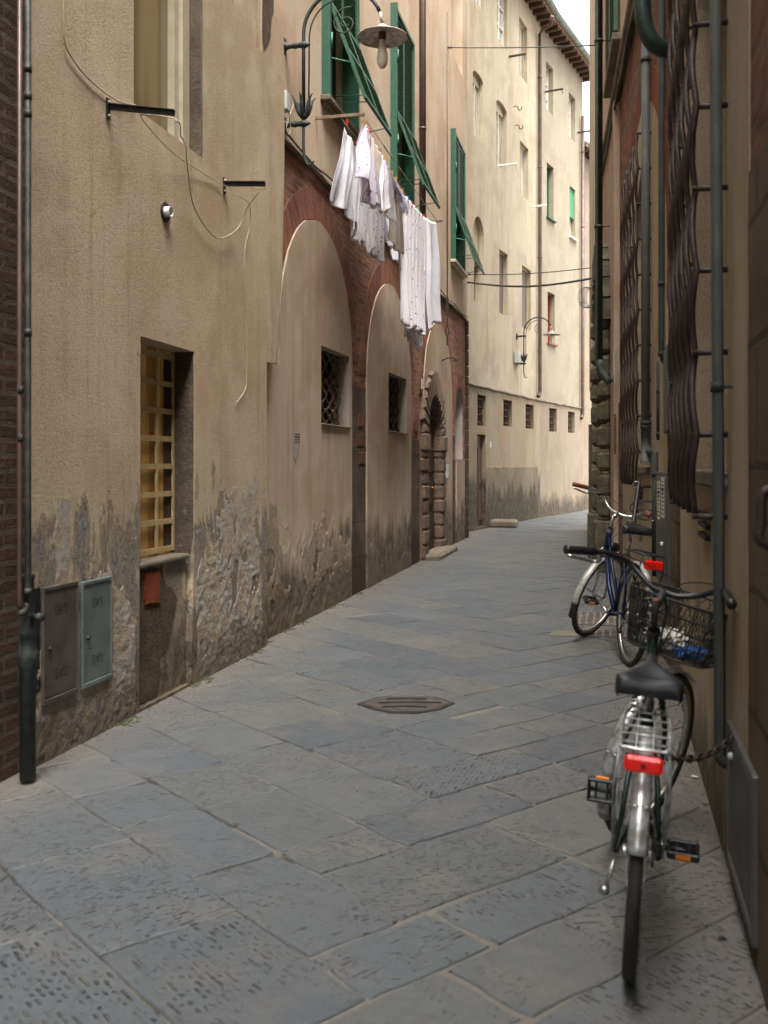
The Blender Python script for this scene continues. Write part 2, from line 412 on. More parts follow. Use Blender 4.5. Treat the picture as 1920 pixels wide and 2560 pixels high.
M['copper'] = simple('copper_pipe', '#26302c', .5, .3, .4, 9, bump=.002, alt='#35463d')
M['coppergut'] = simple('copper_gutter', '#7f9087', .55, .3, .3, 5, alt='#6e6a5c')
M['patina'] = simple('patina_pipe', '#33352f', .6, .2, .4, 10, alt='#3c4c44')
M['cream'] = simple('cream_paint', '#b5aa90', .5, 0, .2, 8)
M['creambar'] = simple('cream_bars', '#bfa877', .55, 0, .2, 10)
M['white'] = simple('white_paint', '#dcd9cf', .45, 0, .1, 8)
M['wood'] = simple('old_wood', '#7a6650', .8, 0, .4, 20, bump=.004)
M['redwood'] = simple('red_wood', '#8a3a20', .6, 0, .3, 14)
M['doorwood'] = simple('door_wood', '#33281f', .6, 0, .4, 10, alt='#463225', bump=.004)
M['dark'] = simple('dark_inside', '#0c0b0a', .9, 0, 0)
M['doorD'] = simple('rail_brown', '#4a2a22', .6, 0, .3, 14)
M['screen'] = simple('mesh_screen', '#6b635c', .85, 0, .15, 40)
M['blindG'] = simple('green_blind', '#2f8a5c', .6, 0, .25, 9)
M['boxgrey'] = simple('grey_plastic', '#b9bdb8', .4, 0, .1, 9)
M['wire'] = simple('pale_wire', '#a89a86', .5, .1, .2, 20)
M['wireD'] = simple('dark_wire', '#4b4a44', .6, .1, .3, 20)
M['rope'] = simple('rope', '#9b8d78', .9, 0, .3, 60)
M['enamel'] = simple('enamel_shade', '#b5b0a4', .45, .1, .35, 14, alt='#7d6e5c')
M['bulb'] = simple('milky_bulb', '#e6ddcb', .2, 0, .05, 4)
M['rubber'] = simple('rubber', '#1c1b1a', .75, 0, .3, 30, alt='#2b2824', bump=.001)
M['blackp'] = simple('black_plastic', '#161718', .42, 0, .2, 20)
M['saddle'] = simple('saddle_vinyl', '#1b1c1f', .38, 0, .25, 12, bump=.0006)
M['steel'] = simple('bright_steel', '#b9b9b4', .28, .9, .2, 18)
M['fender'] = simple('silver_fender', '#c2c4c3', .34, .55, .35, 26, alt='#7d7b74')
M['fenderW'] = simple('pale_fender', '#c3c1b8', .4, .3, .25, 20, alt='#98958a')
M['frameG'] = simple('green_frame', '#1b2f29', .3, .4, .25, 10)
M['frameB'] = simple('blue_frame', '#1a2848', .25, .5, .25, 10)
M['leather'] = simple('brown_grip', '#7a4227', .55, 0, .3, 20)
M['orange'] = simple('amber_reflector', '#d87a10', .3, 0, .1)
M['platebrown'] = simple('gas_plate_brown', '#5f5650', .55, .2, .2, 6, alt='#4f4640', bump=.001)
M['plategreen'] = simple('gas_plate_green', '#6c7673', .5, .15, .18, 5, alt='#5e6765', bump=.001)
M['plategrey'] = simple('meter_plate_grey', '#55524f', .45, .4, .2, 5, alt='#5a5754')
M['hatch'] = simple('hatch_metal', '#4a4744', .5, .3, .25, 5, alt='#3c3936')
M['grate'] = simple('worn_grate', '#8a8078', .55, .3, .3, 12, alt='#6c635c')
M['castiron'] = simple('cast_iron_cover', '#5f5955', .5, .5, .35, 12, alt='#4a4540', bump=.004)
M['paper'] = simple('paper', '#c9c4b8', .8, 0, .1, 8)
M['oldpaper'] = simple('old_paper', '#a59b8c', .85, 0, .2, 20)
M['ink'] = simple('ink', '#2a2827', .8, 0, .1)
M['soffit'] = simple('eave_boards', '#5a4538', .85, 0, .4, 12, bump=.01, alt='#453a33')
M['tile'] = simple('roof_tiles', '#8a5a44', .85, 0, .4, 5, bump=.01, alt='#6f5d4c')
M['moss'] = simple('moss', '#464c28', .95, 0, .5, 40, alt='#353c1e', bump=.01)
M['bluebag'] = simple('blue_plastic', '#2f6fb5', .35, 0, .2, 20)
M['cabin'] = simple('lid_black', '#14161c', .4, 0, .1)
for nm, c in dict(pegR='#b81f1f', pegY='#e0a818', pegB='#2a6fc0', pegG='#5fae2c').items(): M[nm] = simple(nm.replace('peg', 'peg_plastic_'), c, .4, 0, .1)
t = NT('tail_light_red'); t.set(Base_Color='#b8100a', Roughness=.25, Coat_Weight=.3, Emission_Color='#ff1a0c', Emission_Strength=.03)
t.bump(t.vor(t.obj(), 160), .001); M['tail'] = t.m
t = NT('window_glass'); p = t.pos()
t.set(Base_Color=t.mix(t.step(t.noise(p, 1.5, 3), .4, .6), '#3a3f3a', '#565349'), Roughness=.06, Specular_IOR_Level=.8); M['glass'] = t.m
t = NT('curtain_glass'); p = t.pos()
t.set(Base_Color=t.mix(t.step(t.noise(p, 1, 4, .6, sc=(9, 9, .6)), .4, .6), '#6a706e', '#b9bab2'), Roughness=.25, Specular_IOR_Level=.7, Coat_Weight=.5, Coat_Roughness=.05); M['curtain'] = t.m
t = NT('brown_reflection_glass'); p = t.pos()
t.set(Base_Color=t.mix(t.step(t.noise(p, 1, 2, .4, sc=(2, 5, .3)), .42, .6), '#6b5d42', '#93815c'), Roughness=.12, Specular_IOR_Level=.6, Coat_Weight=.7, Coat_Roughness=.03); M['bglass'] = t.m  # brown streaks coloured in as reflections on the pane
t = NT('amber_room'); p = t.pos(); k = t.step(t.noise(p, 1, 2, .5, sc=(7, 7, .35)), .42, .52)
c = t.mix(k, '#7a5626', '#a98145'); t.set(Base_Color=c, Roughness=.7, Emission_Color=c, Emission_Strength=.02); M['amber'] = t.m

def cloth(name, base, shade, kind=0):
    t = NT(name); v = t.uv(); p = t.obj()
    c = t.mix(t.step(t.noise(v, 6, 4), .4, .7), base, shade)
    if kind:
        cell = t.vor(v, 26, out='Distance'); rn = t.vor(v, 26, out='Color'); r0 = t.xyz(rn)[0]
        dots = t.ma('SUBTRACT', 1, t.step(t.ma('ADD', cell, t.ma('MULTIPLY', t.noise(v, 90, 3), .2)), .34, .42))
        on = t.step(r0, .38, .4); big = t.step(t.noise(v, 3.1, 2), .44, .5)
        pc = t.mix(t.step(t.xyz(rn)[1], .45, .55), '#5b548f' if kind == 1 else '#7b5aa0', '#5c7d62' if kind == 1 else '#9a7fc0')
        c = t.mix(t.ma('MULTIPLY', t.ma('MULTIPLY', dots, on), t.ma('MULTIPLY', big, .85)), c, pc)
    t.set(Base_Color=c, Roughness=.95, Specular_IOR_Level=.1, Sheen_Weight=.2)
    t.b.inputs['Subsurface Weight'].default_value = 0
    t.bump(t.noise(v, 14, 5, .6, .5), .012); t.bump(t.noise(v, 250, 2), .0008)
    # thin cloth lets a little light through
    tr = t.t.nodes.new('ShaderNodeBsdfTranslucent'); t.inp(tr.inputs[0], c)
    mx = t.t.nodes.new('ShaderNodeMixShader'); mx.inputs[0].default_value = .3
    t.t.links.new(t.b.outputs[0], mx.inputs[1]); t.t.links.new(tr.outputs[0], mx.inputs[2]); t.t.links.new(mx.outputs[0], t.out.inputs[0])
    return t.m
M['clWhite'] = cloth('white_cotton', '#efeff2', '#e6e4ea')
M['clCream'] = cloth('cream_cotton', '#eadfd4', '#e0d4c8')
M['clFloral'] = cloth('floral_cotton', '#ebe7e8', '#e2dde2', 1)
M['clPurple'] = cloth('violet_towel', '#dcd5e0', '#d2cadb', 2)

# paving
t = NT('paving_slabs'); v = t.uv(); p = t.pos(); at = t.xyz(t.att('rnd'))
n1 = t.noise(p, 2.3, 6, .65); n2 = t.noise(p, 9, 5, .65); X = t.xyz(p)[0]
c = t.mix(at[0], '#4f5559', '#595a57')
c = t.mix(t.step(at[1], .5, 1.2), c, '#454c52')
c = t.mix(t.ma('MULTIPLY', t.step(n1, .47, .72), .5), c, '#6a645c')
c = t.mix(t.ma('MULTIPLY', t.step(n2, .5, .72), .4), c, '#4b4a4a')
c = t.mix(t.ma('MULTIPLY', t.step(t.ma('ABSOLUTE', t.ma('ADD', X, 1.25)), .95, 1.9), .6), c, '#73695f')   # dust lies along both walls
uv = t.xyz(v)
wob = t.ma('MULTIPLY', t.ma('SUBTRACT', t.noise(v, 3, 2), .5), .035)
vy = t.ma('MULTIPLY', t.ma('ADD', uv[1], wob), 42)
row = t.ma('FLOOR', vy); fr_ = t.ma('SUBTRACT', vy, row)
dn = t.noise(t.comb(t.ma('MULTIPLY', uv[0], 1), t.ma('MULTIPLY', row, 3.71)), 30, 2, .5)
line = t.ma('SUBTRACT', 1, t.step(t.ma('ABSOLUTE', t.ma('SUBTRACT', fr_, .5)), .04, .3))
cov = t.step(t.ma('ADD', t.noise(v, 3.1, 3, .6), t.ma('MULTIPLY', t.ma('SUBTRACT', at[2], .5), .34)), .33, .53)
dash = t.ma('MULTIPLY', t.ma('MULTIPLY', line, t.step(dn, .5, .62)), cov)
pit = t.ma('MULTIPLY', t.step(t.noise(v, 38, 4, .6, 1.0, sc=(.5, 1.4, 1)), .62, .7), t.step(t.noise(v, 2.3, 3), .46, .6))
pits = t.ma('MAXIMUM', dash, pit)
fill = t.step(t.noise(p, 8, 3), .44, .6)
c = t.mix(t.ma('MULTIPLY', pits, .82), c, t.mix(t.ma('MULTIPLY', fill, .75), '#2b2a28', '#7a6d5f'))
c = t.mix(t.ma('MULTIPLY', t.step(t.noise(p, 60, 3, .6), .68, .74), .6), c, '#8c7e6c')
c = t.mix(t.ma('MULTIPLY', t.step(t.noise(p, 34, 6, .8), .5, .7), .35), c, '#35373a')
# pale worn scuffs
c = t.mix(t.ma('MULTIPLY', t.step(t.noise(p, 1.7, 9, .8, 1.5), .63, .72), .45), c, '#a5a7a8')
h = t.ma('MULTIPLY_ADD', pits, -.009, t.ma('MULTIPLY', t.noise(p, 6, 6, .65), .014))
h = t.ma('ADD', h, t.ma('MULTIPLY', t.noise(p, 80, 3, .6), .0015))
t.set(Base_Color=c, Roughness=t.ma('MULTIPLY_ADD', n2, .3, .4), Specular_IOR_Level=.45); t.bump(h, 1, 1)
M['slab'] = t.m
t = NT('mortar'); p = t.pos(); X = t.xyz(p)[0]
side = t.step(X, -1.9, -.6)
k = t.step(t.ma('ADD', t.noise(p, 2.6, 5, .7), t.ma('MULTIPLY', side, .17)), .45, .56)
c = t.mix(k, '#332e29', '#6f6a63'); c = t.mix(t.ma('MULTIPLY', t.step(t.noise(p, 40, 4, .7), .45, .7), .5), c, '#6b5d4f')
c = t.mix(t.ma('MULTIPLY', t.step(t.noise(p, 3.3, 5, .7), .6, .68), .5), c, '#56592f')
t.set(Base_Color=c, Roughness=.95); t.bump(t.ma('MULTIPLY_ADD', k, .012, t.ma('MULTIPLY', t.noise(p, 45, 5, .7), .012)), 1, 1)
M['mortar'] = t.m

def roughmat(name, a, b, dirt_shade, zt):
    t = NT(name); p = t.pos(); z = t.xyz(p)[2]
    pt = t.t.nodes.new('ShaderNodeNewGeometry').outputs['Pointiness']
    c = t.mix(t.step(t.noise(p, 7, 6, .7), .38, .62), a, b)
    c = t.mix(t.ma('MULTIPLY', t.step(t.noise(p, 60, 5, .75), .45, .66), .5), c, dirt_shade)
    c = t.mix(t.ma('MULTIPLY', t.ma('SUBTRACT', 1, t.step(pt, .44, .5)), .75), c, dirt_shade)
    c = t.mix(t.ma('MULTIPLY', t.step(pt, .51, .56), .5), c, '#b7b0a6')  # dirt-dark hollows and pale ridges: relief light and shade put into colour
    lo = t.step(t.ma('SUBTRACT', t.ma('MULTIPLY_ADD', t.noise(p, 2.3, 6, .7), .9, zt-.45), z), -.15, .25)
    c = t.mix(t.ma('MULTIPLY', lo, .7), c, dirt_shade)
    t.set(Base_Color=c, Roughness=.9, Specular_IOR_Level=.3); t.bump(t.noise(p, 90, 5, .75), .012); return t.m
M['roughA'] = roughmat('peeled_render', '#b0aaa1', '#b3a286', '#51473c', .3)
M['roughB'] = roughmat('peeled_render_brown', '#9d907c', '#a79479', '#4a4035', .5)
from mathutils import noise as mn
def relief(fr, s0, s1, z0, z1, n0, amp, mat, parent, seed=0, top=.8, var=.6, res=.011, side=.06, name='peeled_render'):
    nu, nv = int((s1-s0)/res), int((z1-z0)/res); q = MB()
    def f(u, v):
        a = s0+(s1-s0)*u; z = z0+(z1-z0)*v
        P = Vector((a*1.0, z*.6, seed*7.3))
        edge = z0+(z1-z0)*(top+var*(mn.fractal(P*2.2, .8, 2.1, 5))) 
        m = (edge-z)/.07+mn.fractal(Vector((a*9, z*9, seed)), .8, 2.1, 4)*1.2
        m = max(0, min(1, m)); m = m*m*(3-2*m)
        e = min(a-s0, s1-a)/side; m *= max(0, min(1, e+mn.noise(Vector((a*14, z*14, seed+4)))*.6))
        h = .5+.5*mn.fractal(Vector((a*13, z*12, seed+1.3)), .6, 2.1, 6); r_ = abs(mn.fractal(Vector((a*27, z*20, seed+9)), .7, 2.0, 4))
        big = max(0, 1-(z-z0)/(z1-z0)*1.3)
        nn = n0-.005+m*(.0045+amp*(.35+.65*big)*(h*.9-r_*.3+.05))
        return fr.P(a, z, nn)
    q.grid(f, nu, nv); return q.build(name, mat, parent)

# ------------------------------------------------------------------ ground and paving
mb = MB(); mb.add([(-150, -100, -.006), (150, -100, -.006), (150, 200, -.006), (-150, 200, -.006)], [(0, 1, 2, 3)])
setp(mb.build('ground', M['mortar']), kind='structure')
th = R(52); E1 = Vector((math.cos(th), math.sin(th))); E2 = Vector((math.sin(th), -math.cos(th)))
def cdp(c, d): return E1*c+E2*d
def lines(known, lo, hi, a, b, seed):
    rr = random.Random(seed); k = sorted(known)
    while k[0] > lo: k.insert(0, k[0]-rr.uniform(a, b))
    while k[-1] < hi: k.append(k[-1]+rr.uniform(a, b))
    return k
CL = lines([1.25, 1.75, 2.14, 2.57, 3.03, 3.65, 4.08, 4.53, 4.95, 5.38], -3, 26, .4, .56, 3)
DL = lines([-4.75, -4.36, -4.05, -3.72, -3.38, -3.02, -2.54, -2.22, -1.87], -30, 4, .33, .47, 5)
def dend(j):
    m = (CL[j]+CL[j+1])/2; want = -.78*m-1.13
    return min(DL, key=lambda d: abs(d-want))
DE = [dend(j) for j in range(len(CL)-1)]
mb = MB(); rs = random.Random(11)
def inside(P):
    X, Y = P
    if Y < .2 or Y > 36: return False
    xl = -3.2 if Y < 20 else -3.3+(Y-20)*.02
    xr = .6 if Y < 8 else .6-(Y-8)*.03
    if Y > 22: xr = 1.6
    return xl-.6 < X < xr+.35
def slab(c0, c1, d0, d1, seam):
    ctr = cdp((c0+c1)/2, (d0+d1)/2)
    if not inside(ctr): return
    g = rs.uniform(.002, .006) if ctr.x < -1.1 else rs.uniform(.004, .011)
    cs = [(c0+g, d0+g), (c1-g, d0+g), (c1-g, d1-g), (c0+g, d1-g)]
    cs = [(a+rs.uniform(-.009, .009), b+rs.uniform(-.009, .009)) for a, b in cs]
    pts = []
    near = ctr.y < 9
    for i in range(4):
        a, b = cs[i], cs[(i+1) % 4]; k = 12 if near else 5
        L = math.dist(a, b); ph = rs.uniform(0, 6); am = rs.uniform(.002, .006)
        for q in range(k):
            u = q/k
            e = am*math.sin(ph+u*7)+rs.uniform(-.002, .002) if q else 0
            nx, ny = -(b[1]-a[1])/L, (b[0]-a[0])/L
            # rounded corners
            cr = .008*math.exp(-min(u, 1-u)*14) if True else 0
            pts.append((a[0]+(b[0]-a[0])*u+nx*(e+cr), a[1]+(b[1]-a[1])*u+ny*(e+cr)))
    cc = ((c0+c1)/2, (d0+d1)/2); n = len(pts)
    tz = rs.uniform(-.001, .003); tx, ty = rs.uniform(-.004, .004), rs.uniform(-.004, .004)
    def V(p, z):
        w_ = cdp(*p); return (w_.x, w_.y, z+tz+(p[0]-cc[0])*tx+(p[1]-cc[1])*ty)
    ring0 = [V(p, -.03) for p in pts]; ring1 = [V(p, -.005) for p in pts]
    ins = [(p[0]+(cc[0]-p[0])*.02, p[1]+(cc[1]-p[1])*.02) for p in pts]; ring2 = [V(p, 0) for p in ins]
    ang = rs.choice([0, 0, math.pi/2, .6, -.5]); ou = rs.uniform(0, 50); ca_, sa_ = math.cos(ang), math.sin(ang)
    def U(p): return (ou+(p[0]-cc[0])*ca_-(p[1]-cc[1])*sa_, ou*.7+(p[0]-cc[0])*sa_+(p[1]-cc[1])*ca_)
    vs = ring0+ring1+ring2; fs = []; uv = []
    for i in range(n):
        j = (i+1) % n
        fs.append((i, j, n+j, n+i)); uv.append([U(pts[i]), U(pts[j]), U(pts[j]), U(pts[i])])
        fs.append((n+i, n+j, 2*n+j, 2*n+i)); uv.append([U(pts[i]), U(pts[j]), U(ins[j]), U(ins[i])])
    fs.append(tuple(range(2*n, 3*n))); uv.append([U(p) for p in ins])
    # make faces point up
    a, b, c_ = Vector(vs[2*n]), Vector(vs[2*n+n//3]), Vector(vs[2*n+2*n//3])
    if (b-a).cross(c_-a).z < 0: fs = [f[::-1] for f in fs]; uv = [u[::-1] for u in uv]
    mb.add(vs, fs, uv, att=(rs.random(), rs.random(), rs.random(), 1))
OCT = (3.65, 4.53, -5.22, -4.42)
KD = {1.25: [-3.8, -2.96], 1.75: [-4.42, -3.93, -3.29], 2.14: [-4.9, -4.47, -3.93, -3.3], 2.57: [-4.57, -4.04], 3.03: [-5.4, -4.87, -4.38]}
for j in range(len(CL)-1):
    c0, c1 = CL[j], CL[j+1]; de = DE[j]
    if c0 in (3.65, 4.08):
        ks = [-4.42, -5.22]
    else: ks = sorted(KD.get(c0, []), reverse=True)
    ds = [de]
    for k in ks:
        if k < ds[-1]-.2: ds.append(k)
    while ds[-1] > -34: ds.append(ds[-1]-rs.uniform(.5, .92))
    for a, b in zip(ds, ds[1:]):
        if c0 in (3.65, 4.08) and b == -5.22:
            if c0 == 3.65: slab(3.65, 4.53, -5.22, -4.42, 0)
            continue
        slab(c0, c1, b, a, 0)
for k in range(len(DL)-1):
    d0, d1 = DL[k], DL[k+1]
    st = next((CL[j] for j in range(len(CL)-1) if DE[j] <= d0), None)
    if st is None: continue
    st = min(st, 30); cs = [st]
    while cs[-1] < 30: cs.append(cs[-1]+rs.uniform(.42, .95))
    for a, b in zip(cs, cs[1:]): slab(a, b, d0, d1, 1)
setp(mb.build('stone_paving', M['slab']), kind='structure')

# ------------------------------------------------------------------ frames of the facades
FA = Frame((-2.83, 0), (-2.83, 10)); FB = Frame((-2.95, 0), (-2.95, 20))
cp0 = dep(1188, 1160, 22.9); cp1 = dep(1347, 1160, 28.3)
FC = Frame(cp0.xy, cp1.xy)
dp0 = cp1.copy(); dp1 = dep(1465, 1160, 32.8); FD = Frame(dp0.xy, dp1.xy)
FRa = Frame((.433, 0), (.433, 10), -1)
YB = 7.6; FRb = Frame((.433, YB), (.433-.063*9.7, YB+9.7), -1)     # bends left after y = 7.6
fe = FRb.P(9.75, 0); FF = Frame((fe.x-.02, fe.y), (-.46, 23.6), -1)
FZ = Frame((-2.855, 0), (-2.855, 5))
def body(mb, fr, s0, s1, H, depth=6, n=0, front=None):
    """sides, back and top behind a facade sheet"""
    P = fr.P; a = [P(s0, 0, n), P(s1, 0, n), P(s1, 0, -depth), P(s0, 0, -depth)]
    b = [p+Vector((0, 0, H)) for p in a]
    vs = a+b; mb.add(vs, [(1, 2, 6, 5), (2, 3, 7, 6), (3, 0, 4, 7), (4, 5, 6, 7)], [((0, 0), (depth, 0), (depth, H), (0, H))]*4)

def bars(mb, fr, s0, s1, z0, z1, n, nv, nh, r=.009):
    for i in range(nv):
        s = s0+(s1-s0)*(i+.5)/nv; mb.tube([fr.P(s, z0, n), fr.P(s, z1, n)], r, 6)
    for i in range(nh):
        z = z0+(z1-z0)*(i+.5)/nh; mb.tube([fr.P(s0, z, n+.012), fr.P(s1, z, n+.012)], r, 6)
def frm(mb, fr, s0, s1, z0, z1, n, w=.06, t=.05, mull=1, cross=()):
    m = fr.m3()
    def bx(a0, a1, b0, b1, tt=t): mb.box(fr.P((a0+a1)/2, (b0+b1)/2, n-tt/2), (a1-a0, tt, b1-b0), m)
    bx(s0, s0+w, z0, z1); bx(s1-w, s1, z0, z1); bx(s0+w, s1-w, z0, z0+w); bx(s0+w, s1-w, z1-w, z1)
    for k in range(mull):
        c = s0+(s1-s0)*(k+1)/(mull+1); bx(c-w*.6, c+w*.6, z0+w, z1-w, t*.9)
    for q in cross:
        z = z0+(z1-z0)*q
        e = [s0+w]+[s0+(s1-s0)*(k+1)/(mull+1)+g*w*.6 for k in range(mull) for g in (-1, 1)]+[s1-w]
        for a0, a1 in zip(e[::2], e[1::2]): bx(a0, a1, z-w*.3, z+w*.3, t*.7)
def pane(fr, s0, s1, z0, z1, n, mat, parent, name='pane', poly=None):
    q = MB(); sheet(q, fr, poly or rect(s0, s1, z0, z1), n=n); return q.build(name, mat, parent)
def window(fr, o, parent, kind='casement', depth=.14, arch=False, glass='curtain', fm='cream', cross=(.5,), label=None, sill=False):
    s0, s1, z0, z1 = o; mb = MB(); e = .002
    if kind == 'casement':
        frm(mb, fr, s0+e, s1-e, z0+e, z1-(.18 if arch else e), -depth+.05, .055, .05, 1, cross)
        if arch: sheet(mb, fr, archp(s0+e, s1-e, z1-.2, z1-e, 12, .19), n=-depth+.045)
    elif kind == 'grille':
        bars(mb, fr, s0+e, s1-e, z0, z1, -.06, 4, 4, .012)
    elif kind == 'screen':
        frm(mb, fr, s0+e, s1-e, z0+e, z1-e, -depth+.05, .035, .03, 0)
    if sill: mb.bevbox(fr.P((s0+s1)/2, z0-.03, .02), (s1-s0+.12, .12, .06), .008, fr.m3())
    w_ = mb.build('window', M[fm], parent, label)
    pane(fr, s0, s1, z0, z1, -depth+.012 if kind != 'grille' else -depth+.002, M['dark'] if kind == 'grille' else M[glass], w_)
    return w_
def course(fr, s0, s1, z, n, r, mat, parent, name='string_course', seed=1, amp=.012):
    rr = random.Random(seed); k = int(abs(s1-s0)/.3)+1; q = MB()
    q.tube([fr.P(s0+(s1-s0)*i/k, z+rr.uniform(-amp, amp), n) for i in range(k+1)], r, 6)
    return q.build(name, mat, parent)

# ------------------------------------------------------------------ building A (near left, beige)
A = thing('plaster_house', (-2.83, 6, 0), 'near beige plastered house on the left with a barred amber window', 'house')
aE = [(FA.hit(668, 1400)[0], -.1), (FA.hit(667, 1250)[0], 1.3), (FA.hit(667, 905)[0], FA.hit(667, 905)[1]), (FA.hit(689, 905)[0], FA.hit(689, 905)[1]-.01),
      FA.hit(705, 700), FA.hit(711, 400), FA.hit(711, 205), FA.hit(675, 150), FA.hit(641, 118), (FA.hit(641, 60)[0], FA.hit(641, 60)[1]), (FA.hit(641, 60)[0], 13)]
a0 = 4.43
wl = (5.62, 6.42, .93, 2.31); wu = FA.op(338, 10, 508, 380); wu = (5.53, 6.54, 3.70, 5.55)
outer = [(a0, -.1), (wl[0]-.03, -.1), (wl[0]-.03, .01), (wl[1], .01), (wl[1], -.1)]+aE+[(a0, 13)]
outer = [(a0, -.1)]+aE+[(a0, 13)]
# niche = blocked doorway from the ground to the lintel
nich = [(wl[0]-.02, .02), (wl[1]-.05, .02), (wl[1], .9), (wl[1]+.01, wl[3]), (wl[0], wl[3]+.01)]
hole_box = rect(4.445, 4.60, .36, .89)
mb = MB(); sheet(mb, FA, outer, [(nich, .17, 0), (rect(*wu[:2], wu[2], wu[3]), .17, 1)], n=0)
body(mb, FA, a0, 7.8, 13, 6)
# thickness of the render at its far edge
A_wall = mb.build('wall', [M['plA'], M['stoneD']], A)
mb = MB(); vs = [FA.P(wl[1]+.004, .9, -.004), FA.P(wl[1]+.004, wl[3], -.004), FA.P(wl[1]-.004, wl[3], -.17), FA.P(wl[1]-.004, .9, -.17)]
mb.add(vs, [(0, 1, 2, 3)]); mb.add([v-Vector((0, .003, 0)) for v in vs], [(0, 1, 2, 3)]); mb.build('window_jamb', M['stoneD'], A)
relief(FA, a0+.01, wl[0]-.03, -.02, 1.35, .0, .011, M['roughA'], A, 1, .6, .55, .009)
relief(FA, wl[1]+.02, 7.83, -.02, 1.75, .0, .012, M['roughA'], A, 2, .55, .6, .009)
# infill under the sill
mb = MB(); sheet(mb, FA, rect(wl[0]-.02, wl[1]-.05, -.1, .9), n=-.04)
inf = mb.build('infill', M['plA'], A)
mb = MB(); pts = [(wl[0]-.015, .05), (wl[0]+.3, .02), (wl[0]+.36, .16), (wl[0]+.33, .25), (wl[0]+.47, .32), (wl[0]+.56, .5), (wl[0]+.6, .62), (wl[0]+.53, .7), (wl[0]+.42, .74), (wl[0]+.38, .86), (wl[0]-.015, .885)]
sheet(mb, FA, jag(pts, .008, .035, 3), n=-.037); mb.build('rubble_patch', M['rubble'], inf)
mb = MB(); sheet(mb, FA, jag(rect(wl[0]+.12, wl[0]+.33, .64, .84), .008, .03, 5), n=-.028, edge=-.045); mb.build('exposed_brick', M['brickred'], inf)
mb = MB(); mb.bevbox(FA.P((wl[0]+wl[1])/2-.02, .895, -.085), (wl[1]-wl[0]-.02, .14, .04), .012, FA.m3()); mb.build('sill', M['stone'], A)
mb = MB(); sheet(mb, FA, [(wl[1]-.001, .9), (wl[1]+.02, .9), (wl[1]+.02, wl[3]), (wl[1]-.001, wl[3])], n=.002)
# barred window: 3 columns x 7 rows
mb = MB(); m3 = FA.m3(); s0, s1, z0, z1 = wl[0]+.003, wl[1]-.003, .93, wl[3]-.004
for i in range(4):
    s = s0+.012+(s1-s0-.024)*i/3; mb.box(FA.P(s, (z0+z1)/2, -.15), (.028, .014, z1-z0), m3)
for i in range(8):
    z = z0+.02+(z1-z0-.06)*i/7
    for k in range(3):
        a = s0+.012+(s1-s0-.024)*k/3+.0145; b = s0+.012+(s1-s0-.024)*(k+1)/3-.0145
        mb.box(FA.P((a+b)/2, z, -.151), (b-a, .012, .036), m3)
lw = mb.build('window', M['creambar'], A, 'tall window with cream bars and amber light behind')
pane(FA, s0-.02, s1+.02, z0-.03, z1+.03, -.172, M['amber'], lw)
mb = MB(); mb.box(FA.P(s0+.3, 1.6, -.166), (.05, .008, 1.3), m3); mb.box(FA.P(s1-.07, 1.62, -.166), (.1, .008, 1.34), m3); mb.build('curtain', M['doorwood'], lw)
# upper window
s0, s1, z0, z1 = wu; mb = MB()
mb.box(FA.P(s0+.06, (z0+z1)/2, -.125), (.115, .06, z1-z0-.01), m3)
mb.box(FA.P(s1-.155, (z0+z1)/2, -.14), (.07, .05, z1-z0-.01), m3); mb.box(FA.P(s1-.06, (z0+z1)/2, -.12), (.11, .07, z1-z0-.01), m3)
mb.box(FA.P((s0+s1)/2-.06, z0+.03, -.14), (s1-s0-.32, .045, .05), m3)
uw = mb.build('window', M['cream'], A, 'upper window with cream frame and brown reflections painted on its glass')
pane(FA, s0, s1, z0, z1, -.165, M['bglass'], uw)
mb = MB(); sheet(mb, FA, jag([(s1+.0, z0-.02), (s1+.02, z0), (s1+.02, z1), (s1, z1)], .004, .05, 2), n=.003); mb.build('jamb_edge', M['stone'], uw)

# gas meter doors with dotted lettering
def strokes(ch):
    if ch == 'G': return [[(.95, .8), (.7, 1), (.3, 1), (0, .75), (0, .25), (.3, 0), (.75, 0), (1, .2), (1, .5), (.6, .5)]]
    if ch == 'A': return [[(0, 0), (.5, 1), (1, 0)], [(.25, .38), (.75, .38)]]
    return [[(.95, .82), (.7, 1), (.28, 1), (.05, .78), (.25, .55), (.75, .45), (.95, .22), (.7, 0), (.28, 0), (.05, .18)]]
def gasword(mb, fr, sc, zc, w, h, n, flip=False):
    for q, ch in enumerate('GAS'):
        for st in strokes(ch):
            for a, b in zip(st, st[1:]):
                L = math.dist((a[0]*w, a[1]*h), (b[0]*w, b[1]*h)); k = max(1, round(L/.0115))
                for i in range(k):
                    x = (a[0]+(b[0]-a[0])*i/k)*w+(q-1)*w*1.35-w/2; y = (a[1]+(b[1]-a[1])*i/k)*h-h/2
                    if flip: x, y = -x, -y
                    p = fr.P(sc+x, zc+y, n); vs = [p+fr.d*math.cos(g)*.0046+Vector((0, 0, math.sin(g)*.0046)) for g in [R(60*e) for e in range(6)]]
                    mb.add(vs, [tuple(range(6))])
